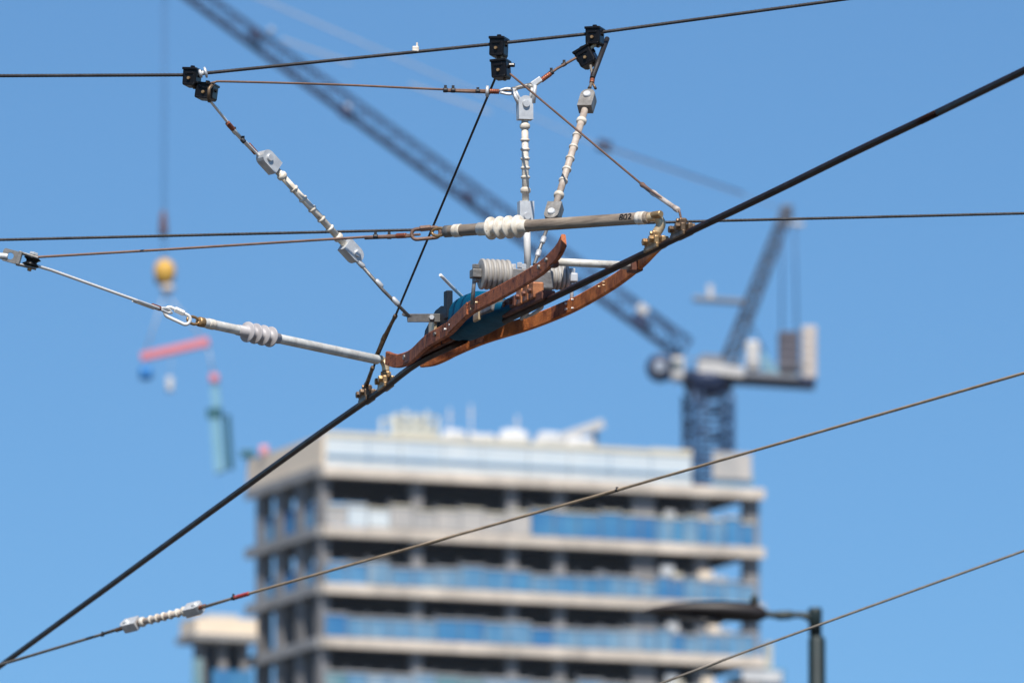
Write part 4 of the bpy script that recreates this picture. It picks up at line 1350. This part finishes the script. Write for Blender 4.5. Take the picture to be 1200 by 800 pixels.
# A-frame
mb = MB()
fa, fb_ = k_(852, 428), k_(921, 250)
dA = (fb_ - fa).normalized()
nA = V((0, 1, 0)).cross(dA).normalized()
lattice(mb, fa, fb_, 1.6, 0.9, KX(15), KX(11), 10, 0.12, 0.06, js, nA)
af = mb.build('a_frame', 'slate_steel', CR)
MB().box(k_(922, 249), V((KX(7), 0, 0)), V((0, 0.5, 0)), UP * KX(8), 0.1).build('head_sheave', 'slate_steel', af)
MB().bar(k_(915, 262), k_(942, 263), 0.6, 0.2).build('head_platform', 'crane_white', af)
mb = MB()
for dy_ in (-0.7, 0.7):
    mb.tube([k_(917, 262, dy_), k_(916, 392, dy_)], 0.055, 6)
    mb.tube([k_(931, 262, dy_), k_(934, 392, dy_)], 0.055, 6)
mb.build('back_stay', 'blue_steel', CR)
MB().tube([k_(872, 365), k_(905, 430)], 0.06, 6).build('brace', 'blue_steel', CR)
wk = MB().bar(k_(812, 350), k_(872, 354), 0.9, KX(5), UP, 0.04).build('side_platform', 'crane_grey', CR)
MB().bar(k_(833, 350), k_(832, 334), 0.35, 0.35).build('platform_post', 'crane_white', wk)
# machinery and ballast
MB().box(k_(882, 418), V((KX(8), 0, 0)), V((0, 0.9, 0)), UP * KX(17), 0.15).build('generator', 'crane_white', CR)
MB().plate([k_(893, 436), k_(893, 412), k_(915, 440)], V((0, 1, 0)), 1.6).build('fuel_tank', 'teal', CR)
mb = MB()
for k in range(5):
    mb.box(k_(924 + 0, 395 + k * 9.0), V((KX(12), 0, 0)), V((0, 1.1, 0)), UP * KX(4.2), 0.05)
mb.build('ballast', 'ballast_dark', CR)
mb = MB()
for k in range(6):
    mb.box(k_(948, 390 + k * 10.2), V((KX(8.5), 0, 0)), V((0, 1.3, 0)), UP * KX(4.8), 0.06)
mb.build('ballast', 'ballast_pale', CR)
# luffing ropes from the A-frame head to the jib tip
mb = MB()
for dy_ in (-0.35, 0.35):
    mb.tube([k_(919, 246, dy_), k_(700, 170, dy_), jb + jn * KX(20) + js * dy_], 0.034, 6)
mb.build('luffing_rope', 'crane_rope', CR)
MB().bar(k_(872, 226.5), k_(700, 168.5), 0.12, 0.10).build('pendant_bar', 'blue_steel', CR)
MB().box(k_(708, 171), V((0.42, 0, -0.12)), V((0, 0.35, 0)), V((0.08, 0, 0.3)), 0.05).build('luffing_block', 'navy_steel', CR)
MB().bar(k_(330, 46), k_(412, 75), 0.22, 0.12).build('pendant_bar', 'crane_rope', CR)
MB().bar(k_(480, 99), k_(575, 132), 0.22, 0.12).build('pendant_bar', 'crane_rope', CR)

# hook block and its loads
HB = thing('crane_hook', k_(193, 340), 'yellow crane hook block hanging on a long rope above the sling loads', 'crane hook')
mb = MB()
for o_ in (-1.6, 1.6):
    mb.tube([k_(193 + o_, -16), k_(192 + o_, 306)], 0.02, 6)
mb.build('rope', 'navy_steel', HB)
MB().lathe(k_(191.5, 277), k_(191.5, 244), [(0, 0.22), (0.3, 0.26), (1.2, 0.20), (1.6, 0.08)], 14).build('rope_weight', 'rust_dark', HB)
MB().lathe(k_(193, 333), k_(193, 302), [(0, 0.22), (0.08, 0.42), (0.35, 0.60), (0.9, 0.66), (1.25, 0.54), (1.5, 0.2)], 22).build('block', 'yellow', HB)
MB().lathe(k_(196, 343), k_(196, 333), [(0, 0.2), (0.1, 0.42), (0.4, 0.42), (0.5, 0.25)], 14).build('swivel', 'ballast_pale', HB)
MB().tube(bez([k_(186, 333), k_(184, 325), k_(184, 315)], 4), 0.14, 8).build('cheek', 'navy_steel', HB)
sb_ = thing('spreader_beam', k_(205, 408), 'faded red spreader beam hanging tilted under the crane hook', 'spreader beam')
MB().bar(k_(165, 418.5), k_(245, 400), 0.45, 0.50, UP, 0.04).build('beam', 'pink', sb_)
mb = MB()
for p_ in ((170, 415), (240, 399)):
    mb.tube([k_(193, 343), k_(*p_)], 0.045, 5)
mb.build('sling', 'crane_white', sb_)
bl = thing('blue_drum', k_(171, 437), 'blue drum slung under the lower end of the red beam', 'drum')
MB().lathe(k_(171, 445), k_(171, 428), [(0, 0.25), (0.06, 0.38), (0.4, 0.42), (0.74, 0.38), (0.8, 0.25)], 18).build('body', 'blue_load', bl)
MB().tube([k_(170, 428), k_(170, 419)], 0.03, 6).build('strap', 'blue_load', bl)
wb = lumpy(k_(199, 450), 0.22, 0.22, 0.48, 21)
wb.tube([k_(199, 441), k_(202, 412)], 0.02, 5)
tag(wb.build('small_sack', 'bag'), 'small white sack hanging below the red beam', 'sack')
tp_ = thing('teal_panel', k_(256, 540), 'long teal panel hanging upright under a red shackle', 'panel')
MB().plate([k_(247, 487), k_(258, 484), k_(264, 551), k_(253, 555)], V((0.3, 1, 0)), 0.5).build('sheet', 'teal', tp_)
MB().plate([k_(243, 480), k_(258, 478), k_(260, 488), k_(245, 491)], V((0.3, 1, 0)), 0.6).build('edge_cap', 'teal_dark', tp_)
MB().plate([k_(265, 486, -0.1), k_(268, 486, -0.1), k_(272, 548, -0.1), k_(269, 550, -0.1)], V((0.3, 1, 0)), 0.6).build('edge_strip', 'teal_dark', tp_)
MB().plate([k_(247, 451), k_(256, 449), k_(259, 476), k_(249, 478)], V((0.3, 1, 0)), 0.12).build('sling_sheet', 'teal', tp_)
MB().box(k_(251, 443), V((KX(5.5), 0, 0)), V((0, 0.25, 0)), UP * KX(5), 0.1).build('shackle', 'pink', tp_)
MB().tube([k_(250, 438), k_(243, 402)], 0.045, 5).build('sling', 'crane_white', tp_)

# ------------------------------------------------------------------ air
hm = bpy.data.materials.new('haze_air')
hm.use_nodes = True
hn = hm.node_tree
for n_ in list(hn.nodes):
    if n_.type != 'OUTPUT_MATERIAL':
        hn.nodes.remove(n_)
pv = hn.nodes.new('ShaderNodeVolumePrincipled')
pv.inputs['Color'].default_value = (0.80, 0.89, 1.0, 1)
pv.inputs['Density'].default_value = 0.00004
pv.inputs['Anisotropy'].default_value = 0.0
hn.links.new(pv.outputs['Volume'], hn.nodes['Material Output'].inputs['Volume'])
hb = MB().aabox((-120, -30, -1), (140, 780, 150))
tag(hb.build('haze', hm), 'thin bluish haze in the air between the camera and the tower', 'haze', kind='stuff')

S.render.engine = 'CYCLES'
S.cycles.max_bounces = 6
